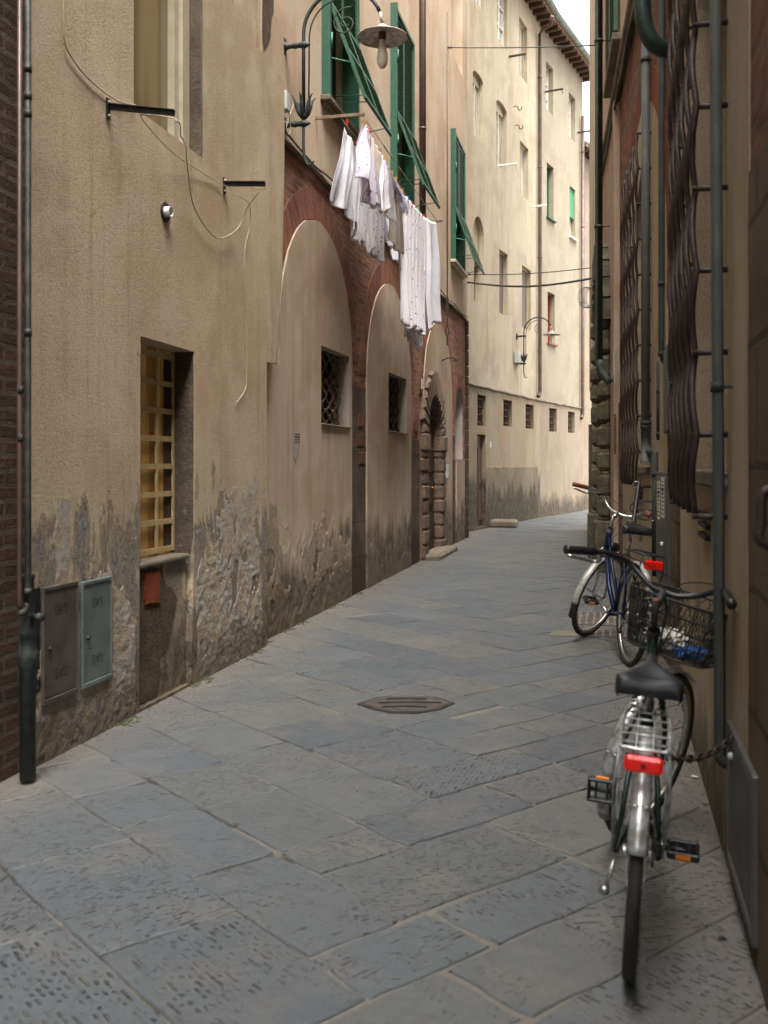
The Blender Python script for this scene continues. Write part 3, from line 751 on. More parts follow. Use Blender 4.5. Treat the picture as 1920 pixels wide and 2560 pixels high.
def meter(s0, s1, z0, z1, mat, label, knob):
    T = thing('gas_meter_door', FA.P((s0+s1)/2, z0, 0), label, 'meter door', 'gas meter doors')
    mb = MB(); w = .016
    for a, b, c, d in ((s0, s0+w, z0, z1), (s1-w, s1, z0, z1), (s0+w, s1-w, z0, z0+w*1.6), (s0+w, s1-w, z1-w*1.3, z1)):
        mb.bevbox(FA.P((a+b)/2, (c+d)/2, .012), (b-a, .018, d-c), .003, m3)
    mb.build('frame', mat, T)
    mb = MB(); mb.bevbox(FA.P((s0+s1)/2, (z0+z1)/2+.004, .008), (s1-s0-2*w-.006, .016, z1-z0-w*3-.004), .002, m3); d = mb.build('door', mat, T)
    mb = MB(); gasword(mb, FA, (s0+s1)/2, z1-.13, .03, .045, .0175); gasword(mb, FA, (s0+s1)/2, z0+.14, .03, .045, .0175, True); mb.build('lettering', M['dark'], d)
    mb = MB(); mb.lathe([(0, .012), (.011, .011), (.013, 0)], FA.P(s0+.06, (z0+z1)/2-.02, .0155), FA.n, 12); mb.build('lock', M['iron'], d)
meter(4.52, 4.86, .30, .90, M['platebrown'], 'brown gas meter door with GAS pierced at top and bottom, beside the dark hole', False)
meter(4.90, 5.23, .30, .885, M['plategreen'], 'pale green gas meter door with GAS pierced at top and bottom', True)
mb = MB(); sheet(mb, FA, jag(rect(4.432, 4.515, .38, .9), .006, .03, 8), n=.003); hb = mb.build('wall_hole', M['dark'], A)

# fittings on A: brackets, wires, vent
def bracket(px, py, L, droop, label, extra=0):
    s, z = FA.hit(px, py); T = thing('iron_bracket', FA.P(s, z), label, 'bracket', 'iron cable brackets on the wall')
    mb = MB(); mb.bevbox(FA.P(s, z, .006), (.04, .012, .12), .003, m3); mb.build('wall_plate', M['iron'], T)
    mb = MB(); a = FA.P(s, z+.01, .01); b = FA.P(s, z-droop, L); d = (b-a).normalized(); up = Vector((0, 0, 1))
    m = Matrix((d, d.cross(up).normalized(), d.cross(up).normalized().cross(d))).transposed()
    mb.bevbox((a+b)/2, ((b-a).length, .012, .034), .003, m); mb.bevbox((a+b)/2+m@Vector((0, .012, .015)), ((b-a).length, .03, .006), .002, m)
    mb.build('arm', M['iron'], T)
    for q in (-.04, .04): MB().lathe([(0, .008), (.007, .006), (.008, 0)], FA.P(s, z+q, .012), FA.n, 8).build('bolt', M['steel'], T)
    return FA.P(s, z, 0), b
b1, e1 = bracket(268, 272, .42, .06, 'long black iron bracket under the upper window with a pale wire tied along it')
b2, e2 = bracket(559, 464, .33, .01, 'short black iron bracket near the house corner with loose wire ends')
def spl(pts, k=6):
    P = [Vector(p) for p in pts]; out = []
    for i in range(len(P)-1):
        p0, p1, p2, p3 = P[max(i-1, 0)], P[i], P[i+1], P[min(i+2, len(P)-1)]
        for j in range(k):
            t = j/k; out.append(.5*((2*p1)+(p2-p0)*t+(2*p0-5*p1+4*p2-p3)*t*t+(3*p1-p0-3*p2+p3)*t**3))
    return out+[P[-1]]
def wpts(fr, l, n=.012): return [fr.P(*fr.hit(x, y, (q[0] if q else n)), (q[0] if q else n)) for x, y, *q in l]
def wireobj(name, pts, r, mat, label, cat='wire', k=6, group=None):
    q = MB(); pp = spl(pts, k); q.tube(pp, r, 6); return solo(q, name, mat, pp[0], label, cat, group)
wireobj('cable', wpts(FA, [(160, -40), (160, 88), (178, 142), (225, 200), (290, 250), (335, 262), (340, 268, .1), (352, 285, .2), (390, 288, .28), (435, 296, .36), (441, 303, .4), (450, 310, .38), (452, 340, .3), (464, 362, .2), (468, 410, .1), (480, 500, .04), (505, 555, .03), (535, 590, .03), (560, 594, .03), (595, 570, .04), (618, 520, .1), (648, 480, .25)]), .0042, M['wire'], 'pale cable from the top of the beige wall sagging in a loop between the brackets', 'cable')
wireobj('cable', wpts(FA, [(351, 285, .2), (365, 310, .15), (430, 380, .05), (500, 428, .02), (548, 457, .015), (575, 470, .05), (585, 488, .08), (600, 492, .1), (624, 512, .06), (625, 560, .02), (613, 620, .012), (610, 700, .012), (615, 780, .012), (617, 850, .012), (616, 950, .012), (610, 980, .012), (589, 1008, .012)]), .0032, M['wire'], 'thin straight wire between the two brackets that hangs down the beige wall', 'cable')
wireobj('cable', [e2+Vector((.0, 0, 0)), e2+Vector((-.02, .03, -.03)), e2+Vector((-.08, .0, -.03)), e2+Vector((-.11, 0, .0)), e2+Vector((-.09, 0, .09)), e2+Vector((-.04, .02, .12))], .003, M['wire'], 'curled pale wire end sticking up from the short bracket', 'cable')
s, z = FA.hit(412, 530); T = thing('vent_pipe', FA.P(s, z), 'small round vent pipe set in a rusty collar on the beige wall', 'vent')
mb = MB(); mb.lathe([(.032, .004), (.062, .012), (.068, 0)], FA.P(s, z), FA.n, 20); mb.build('collar', M['rustiron'], T)
mb = MB(); mb.lathe([(.034, 0), (.034, .045), (.03, .045), (.03, 0)], FA.P(s, z), FA.n, 20); mb.build('pipe_end', M['white'], T)
mb = MB(); mb.lathe([(0, .006), (.03, .006)], FA.P(s, z), FA.n, 20); mb.build('opening', M['dark'], T)

# ------------------------------------------------------------------ dark brick house at the far left edge, pipes in front
Z = thing('brick_house', (-2.855, 3.5, 0), 'dark brick house at the left edge of the picture', 'house')
mb = MB(); sheet(mb, FZ, rect(-22, 4.45, -.1, 13), n=0); body(mb, FZ, -22, 4.45, 13, 6); mb.build('wall', M['bricksD'], Z)
def pipe(name, pts, r, mat, label, cat='pipe', clamps=(), fr=None, n=12, cl='zinc', group=None, parts=None):
    P = [Vector(p) for p in pts]; T = thing(name, P[-1], label, cat, group)
    q = MB(); q.tube(P, r, n); q.build('pipe', mat, T)
    for c in clamps:
        c = Vector(c); q = MB(); q.tube([c-Vector((0, 0, .018)), c+Vector((0, 0, .018))], r*1.16, n)
        if fr:
            q.tube([c, c-fr.n*(c-fr.p).dot(fr.n)], .006, 6)
        q.build('clamp', M[cl], T)
    return T
def vp(px, y0, y1, D, k=2): return [dep(px, y0+(y1-y0)*i/(k-1), D) for i in range(k)]
D1 = 4.66
def bend(a, b, c, k=5):
    a, b, c = Vector(a), Vector(b), Vector(c); return [a*(1-t)**2+b*2*t*(1-t)+c*t*t for t in [i/k for i in range(k+1)]]
a = dep(53, -60, D1); b = dep(49, 1500, D1); a.x = b.x; a.y = b.y
a.z = 6; 
c = b+Vector((.01, .10, -.03))
pipe('drain_pipe', [a, b]+bend(b, b-Vector((0, 0, .06)), b+Vector((.0, .05, -.06))), .0115, M['brownpipe'], 'thin brown pipe down the dark brick at the left edge', clamps=[dep(51, 975, D1), dep(51, 1095, D1)])
a = dep(70, 0, D1); b = dep(70, 1480, D1); a.z = 6
e = b+Vector((0, 0, -.05))
T = pipe('drain_pipe', [a, b, e]+bend(e, e-Vector((0, 0, .045)), e+Vector((-.03, -.03, -.05))), .0155, M['iron'], 'dark downpipe at the seam between dark brick and beige plaster', clamps=[dep(70, 1480, D1), dep(70, 832, D1), dep(70, 240, D1), dep(70, 285, D1), dep(70, 172, D1)], cl='iron')
b = gnd(60, 1958); bx_, by_ = b[0]+.02, b[1]
T = thing('valve_pipe', (bx_, by_, 0), 'thick cast iron standpipe with a side valve at the foot of the left wall', 'pipe')
q = MB(); q.lathe([(0, .02), (.038, .02), (.038, .55), (.044, .56), (.05, .6), (.05, .63), (.036, .65), (.036, .7), (.041, .71), (.041, .73), (.03, .74), (.03, .98), (.034, .985), (.034, 1.0), (.0, 1.0)], (bx_, by_, 0), n=18); q.build('pipe', M['ironG'], T)
q = MB(); q.tube([(bx_, by_, .80), (bx_+.05, by_-.01, .80), (bx_+.075, by_-.015, .80)], [.016, .016, .02], 12); q.lathe([(0, .012), (.02, .012), (.02, -.01)], (bx_+.075, by_-.015, .80), (1, -.2, 0), 14); q.build('valve', M['ironG'], T)

# ------------------------------------------------------------------ building B (arcade)
B = thing('arcade_house', (-2.95, 14, 0), 'house with bricked-up arches, a rusticated stone doorway and three green shuttered windows', 'house')
ZC = 4.5; BS0, BS1 = 7.2, 20.45
arches = [(8.52, 11.1, 4.02), (11.82, 14.58, 3.97), (15.58, 18.5, 4.0)]
ARm = []
for i, (s0, s1, zt) in enumerate(arches):
    ARm.append(archp(s0, s1, .0, zt, 24, min((s1-s0)/2, 1.36)))
nichB = (19.0, 20.05, 1.62, 3.05)
lowp = rect(18.95, 20.1, 0, 1.62)
mb = MB()
sheet(mb, FB, rect(BS0, BS1, -.1, ZC), [(jag(a, 0, .5), .1) for a in ARm]+[(archp(nichB[0], nichB[1], -.001, nichB[3], 16), .05)], n=0)
mb.build('wall', M['bricks'], B, 'red brick lower storey')
mb = MB()
wins = [(9.86, 11.2), (13.12, 14.52), (18.28, 19.8)]; WZ0, WZ1 = 5.36, 7.78
sheet(mb, FB, rect(BS0, BS1, ZC, 13.5), [(rect(a+.1, b-.02, WZ0, WZ1), .22) for a, b in wins]+[(rect(a+.1, b-.02, 9.3, 11.5), .22) for a, b in wins], n=.022)
sheet(mb, FB, [(BS0, ZC), (BS1, ZC), (BS1, ZC+.02), (BS0, ZC+.02)], n=.021)
body(mb, FB, BS0, BS1, 13.5, 7, .0)
mb.build('upper_wall', M['plB'], B, 'peach plastered upper storey')
# brick rings over the arches
def ring(fr, s0, s1, zt, w, n, mat, parent, rz=None, z0=None, name='brick_arch', a0=-0, a1=180):
    r = (s1-s0)/2; rz = rz or r; cx, cz = (s0+s1)/2, zt-rz; q = MB(); k = 40; L = 0; pr = None
    pts = []
    for i in range(k+1):
        g = R(a0+(a1-a0)*i/k); c_, s_ = math.cos(g), math.sin(g)
        pts.append(((cx+r*c_, cz+rz*s_), (cx+(r+w)*c_, cz+(rz+w)*s_)))
    if z0 is not None: pts = [((cx+r, z0), (cx+r+w, z0))]+pts+[((cx-r, z0), (cx-r-w, z0))]
    for (a, b), (c_, d_) in zip(pts, pts[1:]):
        dl = math.dist(b, d_); v = [fr.P(*a, n), fr.P(*b, n), fr.P(*d_, n), fr.P(*c_, n)]
        q.add(v, [(0, 1, 2, 3)], [((0, L), (w, L), (w, L+dl), (0, L+dl))]); 
        v2 = [fr.P(*b, n), fr.P(*b, n-.03), fr.P(*d_, n-.03), fr.P(*d_, n)]; q.add(v2, [(0, 1, 2, 3)], [((0, L), (.03, L), (.03, L+dl), (0, L+dl))])
        L += dl
    return q.build(name, mat, parent)
for i, (s0, s1, zt) in enumerate(arches):
    ring(FB, s0, s1, zt, .3, .006+.001*i, M['ring'], B, min((s1-s0)/2, 1.36))
ring(FB, nichB[0], nichB[1], nichB[3], .2, .006, M['ring'], B)
# plaster panels in the arches, slightly proud
g1 = FB.op(805, 863, 875, 1067, .03); g2 = FB.op(973, 930, 1018, 1083, .03)
door_c, door_r = 16.42, .68; dz = 2.02
panels = []
for i, (s0, s1, zt) in enumerate(arches):
    ol = archp(s0+.005, s1-.005, -.1, zt-.005, 24, min((s1-s0)/2, 1.36))
    if i == 0: ol = [(7.5, -.1)]+ol[1:-1]+[(s0+.005, 2.42), (7.5, 2.42)]
    ol = jag(ol, .006, .13, 40+i)
    hol = []
    if i == 0: hol = [(rect(*g1[:2], g1[2], g1[3]), .24, 1)]
    if i == 1: hol = [(rect(*g2[:2], g2[2], g2[3]), .24, 1)]
    if i == 2: hol = [([(door_c-door_r, .04), (door_c+door_r, .04)]+arc(door_c, dz, door_r, 0, 180, 16), .09)]
    mb = MB(); sheet(mb, FB, ol, hol, n=.022+.0005*i, edge=-.05); panels.append(mb.build('arch_panel', [M['plBp'], M['reveal']], B))
relief(FB, 7.9, 11.08, -.02, 1.7, .024, .012, M['roughB'], B, 3, .33, .7, .011)
relief(FB, 11.84, 14.56, -.02, 1.3, .024, .011, M['roughB'], B, 4, .28, .6, .014)
# lozenge grilles in the two small windows
for (s0, s1, z0, z1), gm in ((g1, 'grille'), (g2, 'grilleD')):
    mb = MB(); n = -.10; nc = 4; dx = (s1-s0)/nc; rows = 5; dzz = (z1-z0)/rows
    for j in range(nc):
        for sg in (-1, 1):
            pts = [FB.P(min(max(s0+dx*j+dx/2+(dx/2)*(1 if k % 2 == 0 else -1)*sg, s0+.012), s1-.012), z0+dzz*k, n+.01*sg) for k in range(rows+1)]
            mb.tube(pts, .0125, 6)
            for k in range(rows): mb.lathe([(.0, -.022), (.022, -.016), (.022, .016), (0, .022)], FB.P(s0+dx*j+dx/2, z0+dzz*(k+.5), n), (0, 0, 1), 8)
        if j:
            for k in range(rows+1): mb.lathe([(.0, -.022), (.022, -.016), (.022, .016), (0, .022)], FB.P(s0+dx*j, z0+dzz*k, n), (0, 0, 1), 8)
    w_ = mb.build('window_grille', M[gm], B)
    pane(FB, s0, s1, z0, z1, -.203, M['dark'], w_)
# recess sill lips
for g in (g1, g2):
    mb = MB(); mb.bevbox(FB.P((g[0]+g[1])/2, g[2]-.012, .03), (g[1]-g[0]+.02, .03, .022), .006, FB.m3()); mb.build('sill', M['stone'], B)
# stone piers between the arches
def pier(fr, s0, s1, z0, z1, n, mat, parent, seed=1, name='stone_pier'):
    q = MB(); sheet(q, fr, jag([(s0, z0), (s1, z0), (s1, z1), (s0, z1)], .012, .12, seed), n=n, edge=n-.03); return q.build(name, mat, parent)
pier(FB, 11.14, 11.78, -.1, 2.45, .012, M['pier'], B, 1)
pier(FB, 14.64, 15.25, -.1, 1.9, .012, M['pier'], B, 2)
pier(FB, 18.55, 18.9, -.1, 1.6, .012, M['pier'], B, 3)
for s, z in ((11.55, 2.05), (11.5, 1.82), (11.57, 1.6), (15.0, 2.1), (15.05, 1.75), (18.7, 2.0), (18.72, 1.1)):
    mb = MB(); mb.bevbox(FB.P(s, z, .006), (.3, .03, .15), .006, FB.m3()); mb.build('brick_block', M['orangebrick'], B)
# narrow niche
mb = MB(); sheet(mb, FB, rect(nichB[0]+.01, nichB[1]-.01, -.1, nichB[2]), n=.03, edge=-.03); mb.build('niche_panel', M['plBp'], B)
mb = MB(); k = 14
def nf(u, v):
    g = math.pi*u; zt = nichB[2]+(nichB[3]-.52-nichB[2])*v
    return FB.P((nichB[0]+nichB[1])/2-.52*math.cos(g), zt, -.02-.42*math.sin(g))
mb.grid(nf, 16, 6)
def nd(u, v):
    g = math.pi*u; h = v*math.pi/2
    return FB.P((nichB[0]+nichB[1])/2-.52*math.cos(g)*math.cos(h), nichB[3]-.52+.52*math.sin(h), -.02-.42*math.sin(g)*math.cos(h))
mb.grid(nd, 16, 8)
sheet(mb, FB, [(nichB[0]+.0+.52*(1-math.cos(math.pi*i/16)), nichB[2]) for i in range(17)][:1] + [(nichB[1], nichB[2]), (nichB[1], nichB[2]+.001), (nichB[0], nichB[2]+.001)], n=-.02)
vs = [FB.P(nichB[0]-.01, nichB[2], .03), FB.P(nichB[1]+.01, nichB[2], .03), FB.P(nichB[1]+.01, nichB[2]+.01, -.5), FB.P(nichB[0]-.01, nichB[2]+.01, -.5)]; mb.add(vs, [(0, 1, 2, 3)])
mb.build('niche', M['niche'], B)
# corner quoins at the far end
mb = MB(); rr = random.Random(4); z = 0
while z < ZC-.1:
    h = rr.uniform(.18, .34); mb.bevbox(FB.P(BS1-.06, z+h/2, .01), (.2, .09, h-.015), .02, FB.m3()); z += h
mb.build('corner_blocks', M['pier'], B)
# plaster ledge and cable clipped along it
course(FB, BS0+.4, BS1, ZC-.01, .03, .028, M['stone'], B)
wireobj('cable', [FB.P(8.2+i*.45, ZC+.035+.02*math.sin(i*1.7), .05) for i in range(28)], .010, M['wireD'], 'long dark cable clipped along the ledge above the brick arches', 'cable')
# rusticated doorway
DW = thing('stone_doorway', FB.P(door_c, 0, .03), 'rusticated stone doorway with fanned arch stones and a dark wooden door', 'doorway')
rr = random.Random(9)
for sd_ in (-1, 1):
    mb = MB(); mb.box(FB.P(door_c+sd_*(door_r+.17), dz/2, -.01), (.4, .09, dz-.02), FB.m3()); z = .02
    while z < dz-.32:
        h = rr.uniform(.2, .25); w_ = .40+rr.uniform(-.03, .03)
        mb.bevbox(FB.P(door_c+sd_*(door_r+w_/2-.04), z+h/2, -.01), (w_, .17+rr.uniform(-.015, .02), h-.006), .03, FB.m3()); z += h
    mb.build('jamb_stones', M['rust'], DW)
    mb = MB(); mb.bevbox(FB.P(door_c+sd_*(door_r+.2-.04), dz-.14, .0), (.44, .2, .26), .015, FB.m3()); mb.build('impost', M['rust'], DW)
mb = MB(); NV = 17
for i in range(NV):
    g0, g1_ = 180*i/NV+.6, 180*(i+1)/NV-.6; ro = 1.06+rr.uniform(-.03, .05); ri = door_r-.03
    prof = [(R(g0), ri), (R(g1_), ri), (R(g1_), ro), (R(g0), ro)]
    def VP(g, r, n): return FB.P(door_c+r*math.cos(g), dz+r*math.sin(g), n)
    ctr = (R((g0+g1_)/2), (ri+ro)/2)
    base = [VP(g, r, -.09) for g, r in prof]; mid = [VP(g, r, .045) for g, r in prof]
    top = [VP(ctr[0]+(g-ctr[0])*.62, ctr[1]+(r-ctr[1])*.86, .08) for g, r in prof]
    vs = base+mid+top; fs = [(8, 9, 10, 11)]
    for a in range(4):
        b_ = (a+1) % 4; fs += [(a, b_, 4+b_, 4+a), (4+a, 4+b_, 8+b_, 8+a)]
    mb.add(vs, [f[::-1] for f in fs], sm=False)
mb.build('arch_stones', M['rust'], DW)
mb = MB(); sheet(mb, FB, [(door_c-door_r, .05), (door_c+door_r, .05)]+arc(door_c, dz, door_r, 0, 180, 16), n=-.085)
for k in range(2):
    for z in (.25, .8, 1.35): mb.bevbox(FB.P(door_c-.3+.6*k, z+.24, -.08), (.46, .02, .42), .012, FB.m3())
dd = mb.build('door', M['doorwood'], DW); mb = MB(); mb.lathe([(0, .05), (.02, .045), (.025, .02), (.01, 0)], FB.P(door_c+.35, 1.12, -.08), FB.n, 10); mb.build('knob', simple('brass', '#c07a20', .3, .8, .1), dd)
mb = MB(); mb.bevbox(FB.P(door_c, .03, .12), (1.9, .36, .12), .03, FB.m3()); mb.build('threshold', M['stone'], DW)
# small things on B
s, z = FB.hit(1055, 960, .04); T = solo(MB().bevbox(FB.P(s, z, .045), (.16, .015, .16), .004, FB.m3()), 'house_number', M['paper'], FB.P(s, z), 'small white house number tile left of the stone doorway', 'plaque')
s, z = FB.hit(1115, 1178, .04)
T = solo(MB().bevbox(FB.P(s, z, .06), (.14, .05, .24), .008, FB.m3()), 'letter_box', M['boxgrey'], FB.P(s, z), 'small grey letter box right of the stone doorway', 'letter box')
s, z = FB.hit(743, 1108, .03); T = thing('torn_notice', FB.P(s, z), 'torn paper notice with rows of dark print on the plaster of the first arch', 'notice')
mb = MB(); sheet(mb, FB, jag([(s-.085, z-.12), (s-.03, z-.17), (s+.08, z-.04), (s+.11, z+.06), (s+.08, z+.12), (s-.08, z+.11)], .006, .03, 4), n=.0265); mb.build('paper', M['oldpaper'], T)
mb = MB()
for k in range(4):
    for q in range(6):
        mb.box(FB.P(s-.06+q*.026, z+.085-k*.026, .0275), (.018, .001, .012 if k < 2 else .006), FB.m3())
mb.build('print', M['ink'], T)
# broken plaster with bare masonry high up beside A
mb = MB(); sheet(mb, FB, jag([(7.0, 5.3), (8.0, 5.2), (8.15, 5.12), (8.3, 5.35), (8.38, 5.8), (8.25, 6.1), (8.45, 6.5), (8.5, 7.6), (7.0, 7.6)], .03, .08, 6), n=.026); mb.build('bare_masonry', M['rubble'], B)

# ------------------------------------------------------------------ green shuttered windows of B
def shutter_window(s0, s1, z0, z1, idx, lab):
    m3 = FB.m3(); n0, n1 = .025, .115
    W = MB()   # outer frame
    fw = .05
    def bx(q, a0, a1, b0, b1, c0, c1): q.box(FB.P((a0+a1)/2, (b0+b1)/2, (c0+c1)/2), (a1-a0, c1-c0, b1-b0), m3)
    bx(W, s0, s0+.06, z0, z1, -.1, n1); bx(W, s1-.06, s1, z0, z1, -.1, n1-.03)
    bx(W, s0+.06, s1-.06, z1-.05, z1, n0, n1-.03)
    bx(W, s0+.065, s0+.10, z0, z1, -.1, n1-.045)
    w_ = W.build('window', M['green'], B, lab)
    for zz in (z0+.55, z0+1.7): q = MB(); q.tube([FB.P(s0+.03, zz-.09, n1+.008), FB.P(s0+.03, zz+.09, n1+.008)], .014, 8); q.build('hinge', M['green'], w_)
    # sill
    q = MB(); q.bevbox(FB.P((s0+s1)/2, z0-.05, .05), (s1-s0+.1, .16, .06), .01, m3); q.bevbox(FB.P((s0+s1)/2, z0-.095, .035), (s1-s0, .11, .03), .008, m3); q.build('sill', M['cream'] if idx == 2 else M['stone'], w_)
    # inner casement, opened inward, and darkness
    pane(FB, s0+.1, s1-.02, z0, z1, -.198, M['dark'], w_, 'room')
    q = MB(); frm(q, FB, s0+.12, (s0+s1)/2-.02, z0+.02, z1-.05, -.12, .06, .04, 0, (.5,)); q.build('casement', M['wood'], w_)
    q = MB(); q.box(FB.P((s0+s1)/2+.2, (z0+z1)/2, -.15), (.05, .06, z1-z0-.08), m3); q.build('shutter_edge', M['green'], w_)
    # two leaves: louvred above, tilting flap below
    zm = z0+1.0; mid = (s0+s1)/2
    for a, b in ((s0+.105, mid-.003), (mid+.003, s1-.062)):
        q = MB(); n_ = n1-.05
        bx(q, a, a+.045, zm, z1-.055, n_-.035, n_); bx(q, b-.045, b, zm, z1-.055, n_-.035, n_); bx(q, a+.045, b-.045, zm, zm+.05, n_-.034, n_-.001); bx(q, a+.045, b-.045, z1-.11, z1-.055, n_-.034, n_-.001)
        lf = q.build('shutter_leaf', M['green'], w_)
        q = MB(); k = int((z1-.16-zm)/.052)
        for i in range(k):
            zz = zm+.07+i*.052; rot = m3@Matrix.Rotation(R(38), 3, 'X')
            q.box(FB.P((a+b)/2, zz, n_-.016), (b-a-.09, .036, .008), rot)
        q.build('slats', M['greenD'], lf)
    # flap hinged at zm, swung out
    L = 1.12; an = R(20); d = Vector((0, 0, -math.cos(an)))+FB.n*math.sin(an); nn = FB.n*math.cos(an)+Vector((0, 0, math.sin(an)))
    H = lambda s, t, o=0: FB.P(s, zm, n1-.03)+d*t+nn*o
    mm = Matrix((FB.d, nn, -d)).transposed()
    for a, b in ((s0+.06, mid-.003), (mid+.003, s1-.03)):
        q = MB()
        for u in (a+.022, b-.022): q.box(H(u, L/2), (.044, .032, L), mm)
        for t_ in (.03, L*.5, L-.03): q.box(H((a+b)/2, t_), (b-a-.09, .03, .06), mm)
        fl = q.build('flap', M['green'], w_)
        q = MB(); k = int((L-.1)/.052)
        for i in range(k):
            t_ = .08+i*.052
            if abs(t_-L*.5) < .045 or t_ > L-.07: continue
            q.box(H((a+b)/2, t_), (b-a-.09, .034, .007), mm@Matrix.Rotation(R(35), 3, 'X'))
        q.build('slats', M['greenD'], fl)
    for u, t_, zt in ((s0+.05, .72, z0+.42), (mid-.05, .86, z0+.2), (mid+.06, .9, z0+.17), (s1-.06, 1.02, z0-.02)):
        q = MB(); q.tube([FB.P(u, zt, .0), H(u, t_, -.01)], .007, 6); q.build('stay_rod', M['greenD'], w_)
shutter_window(*wins[0], WZ0, WZ1, 0, 'nearest green shuttered window, flap propped open above the washing')
shutter_window(*wins[1], WZ0, WZ1, 1, 'middle green shuttered window behind the brown downpipe')
shutter_window(*wins[2], WZ0, WZ1, 2, 'farthest green shuttered window with a yellow sill')
# downpipe on B
s = FB.hit(1057, 300, .08)[0]
pipe('drain_pipe', [FB.P(s, 13, .08), FB.P(s, ZC+.1, .08)], .05, M['brownpipe'], 'brown downpipe between the middle and the far green windows', clamps=[FB.P(s, 6.75, .08), FB.P(s, 9.5, .08), FB.P(s, 4.9, .08)], fr=FB, cl='brownpipe')

# ------------------------------------------------------------------ gooseneck street lamps
def lamp(fr, s, zt, label, nb=.0):
    T = thing('street_lamp', fr.P(s, zt-.9, 0), label, 'street lamp', 'gooseneck wall lamps')
    n0 = .2; zA = zt+.0
    # pole and arc ; zt = height of upper wall mount
    R0 = .37; top = zt+.10
    pts = [fr.P(s, zt-.62, n0), fr.P(s, top, n0)]+[fr.P(s, top+R0*math.sin(R(180-180*i/18)), n0+R0+R0*math.cos(R(180-180*i/18))) for i in range(1, 17)]
    q = MB(); q.tube(pts, .017, 10)
    pts2 = [fr.P(s, zt-.55, n0+.05), fr.P(s, top-.02, n0+.055)]+[fr.P(s, top-.02+(R0-.06)*math.sin(R(180-110*i/12)), n0+R0+(R0-.06)*math.cos(R(180-110*i/12))) for i in range(1, 13)]
    q.tube(pts2, .008, 6)
    q.build('arm', M['ironG'], T)
    q = MB(); c0 = fr.P(s, top+.02, n0+.52)
    sp = [fr.P(s, top+.06+.5*0+(.15*math.exp(-g*.16))*math.sin(g+1.2)-.0, n0+.40+(.15*math.exp(-g*.16))*math.cos(g+1.2)) for g in [i*.35 for i in range(32)]]
    q.tube(sp, .007, 6); q.build('scroll', M['ironG'], T)
    for zz, nm in ((zt, 'upper_mount'), (zt-.72, 'lower_mount')):
        q = MB(); q.lathe([(.045, 0), (.05, .02), (.028, .04), (.022, .09), (.03, .12), (.022, .15), (.03, .19), (.034, .21), (.02, .24), (.012, .26), (0, .27)], fr.P(s, zz, .0), fr.n, 12)
        q.bevbox(fr.P(s, zz, .012), (.09, .025, .17), .01, fr.m3()); q.build('mount', M['ironG'], T)
    # leaf crown and hook
    q = MB()
    for a in range(6):
        g = a*math.pi/3; o = fr.d*math.cos(g)+fr.n*math.sin(g)
        q.tube(spl([fr.P(s, zt-.68, n0), fr.P(s, zt-.62, n0)+o*.05, fr.P(s, zt-.52, n0)+o*.075, fr.P(s, zt-.47, n0)+o*.12], 4), [.016]*6+[.02, .018, .014, .01, .007, .004, .003][:7], 6)
    q.build('leaf_crown', M['ironG'], T)
    q = MB(); q.tube(spl([fr.P(s, zt-.6, n0), fr.P(s, zt-.95, n0), fr.P(s, zt-1.07, n0+.02), fr.P(s, zt-1.1, n0+.06), fr.P(s, zt-1.07, n0+.1)], 5), [.014]*10+[.011, .01, .009, .008, .007, .006, .005, .005, .006, .009, .009][:11], 8); q.build('hook', M['ironG'], T)
    # shade and bulb
    nS = n0+2*R0; zS = top+.04-.02
    e = fr.P(s, zS, nS); e0 = pts[-1]
    q = MB(); q.tube([e0, fr.P(s, zS, nS)], .015, 8); q.lathe([(.0, .0), (.03, -.01), (.06, -.045), (.1, -.07), (.225, -.115), (.228, -.128), (.22, -.122), (.1, -.082), (.05, -.08), (0, -.08)], e, n=32)
    q.build('shade', M['enamel'], T)
    q = MB(); q.lathe([(.035, -.06), (.035, -.13), (.028, -.15)], e, n=16); q.build('socket', M['brownpipe'], T)
    q = MB(); q.lathe([(.027, -.14), (.028, -.19), (.045, -.25), (.052, -.31), (.045, -.36), (.025, -.395), (0, -.4)], e, n=20); q.build('bulb', M['bulb'], T)
s, z = FB.hit(712, 117, .02)
lamp(FB, s, z, 'near gooseneck wall lamp with a flat round shade beside the first green window')
def jbox(fr, px, py, label, w=.11, h=.17, d=.10):
    s, z = fr.hit(px, py, .05); T = thing('junction_box', fr.P(s, z), label, 'junction box')
    q = MB(); q.bevbox(fr.P(s, z, d/2+.02), (w, d, h), .008, fr.m3()); q.build('box', M['boxgrey'], T)
    q = MB(); q.tube(spl([fr.P(s-.02, z-h/2, .07), fr.P(s-.02, z-.3, .06), fr.P(s, z-.34, .05), fr.P(s+.03, z-.3, .05), fr.P(s+.03, z-h/2, .06)], 4), .009, 6); q.tube(spl([fr.P(s+.05, z-.05, .1), fr.P(s+.12, z-.2, .1), fr.P(s+.05, z-.28, .1), fr.P(s+.0, z-.22, .1), fr.P(s+.15, z+.03, .12)], 4), .004, 6); q.build('conduit', M['wire'], T)
s, z = FB.hit(712, 265); jbox(FB, 703, 255, 'pale grey junction box under the near gooseneck lamp')

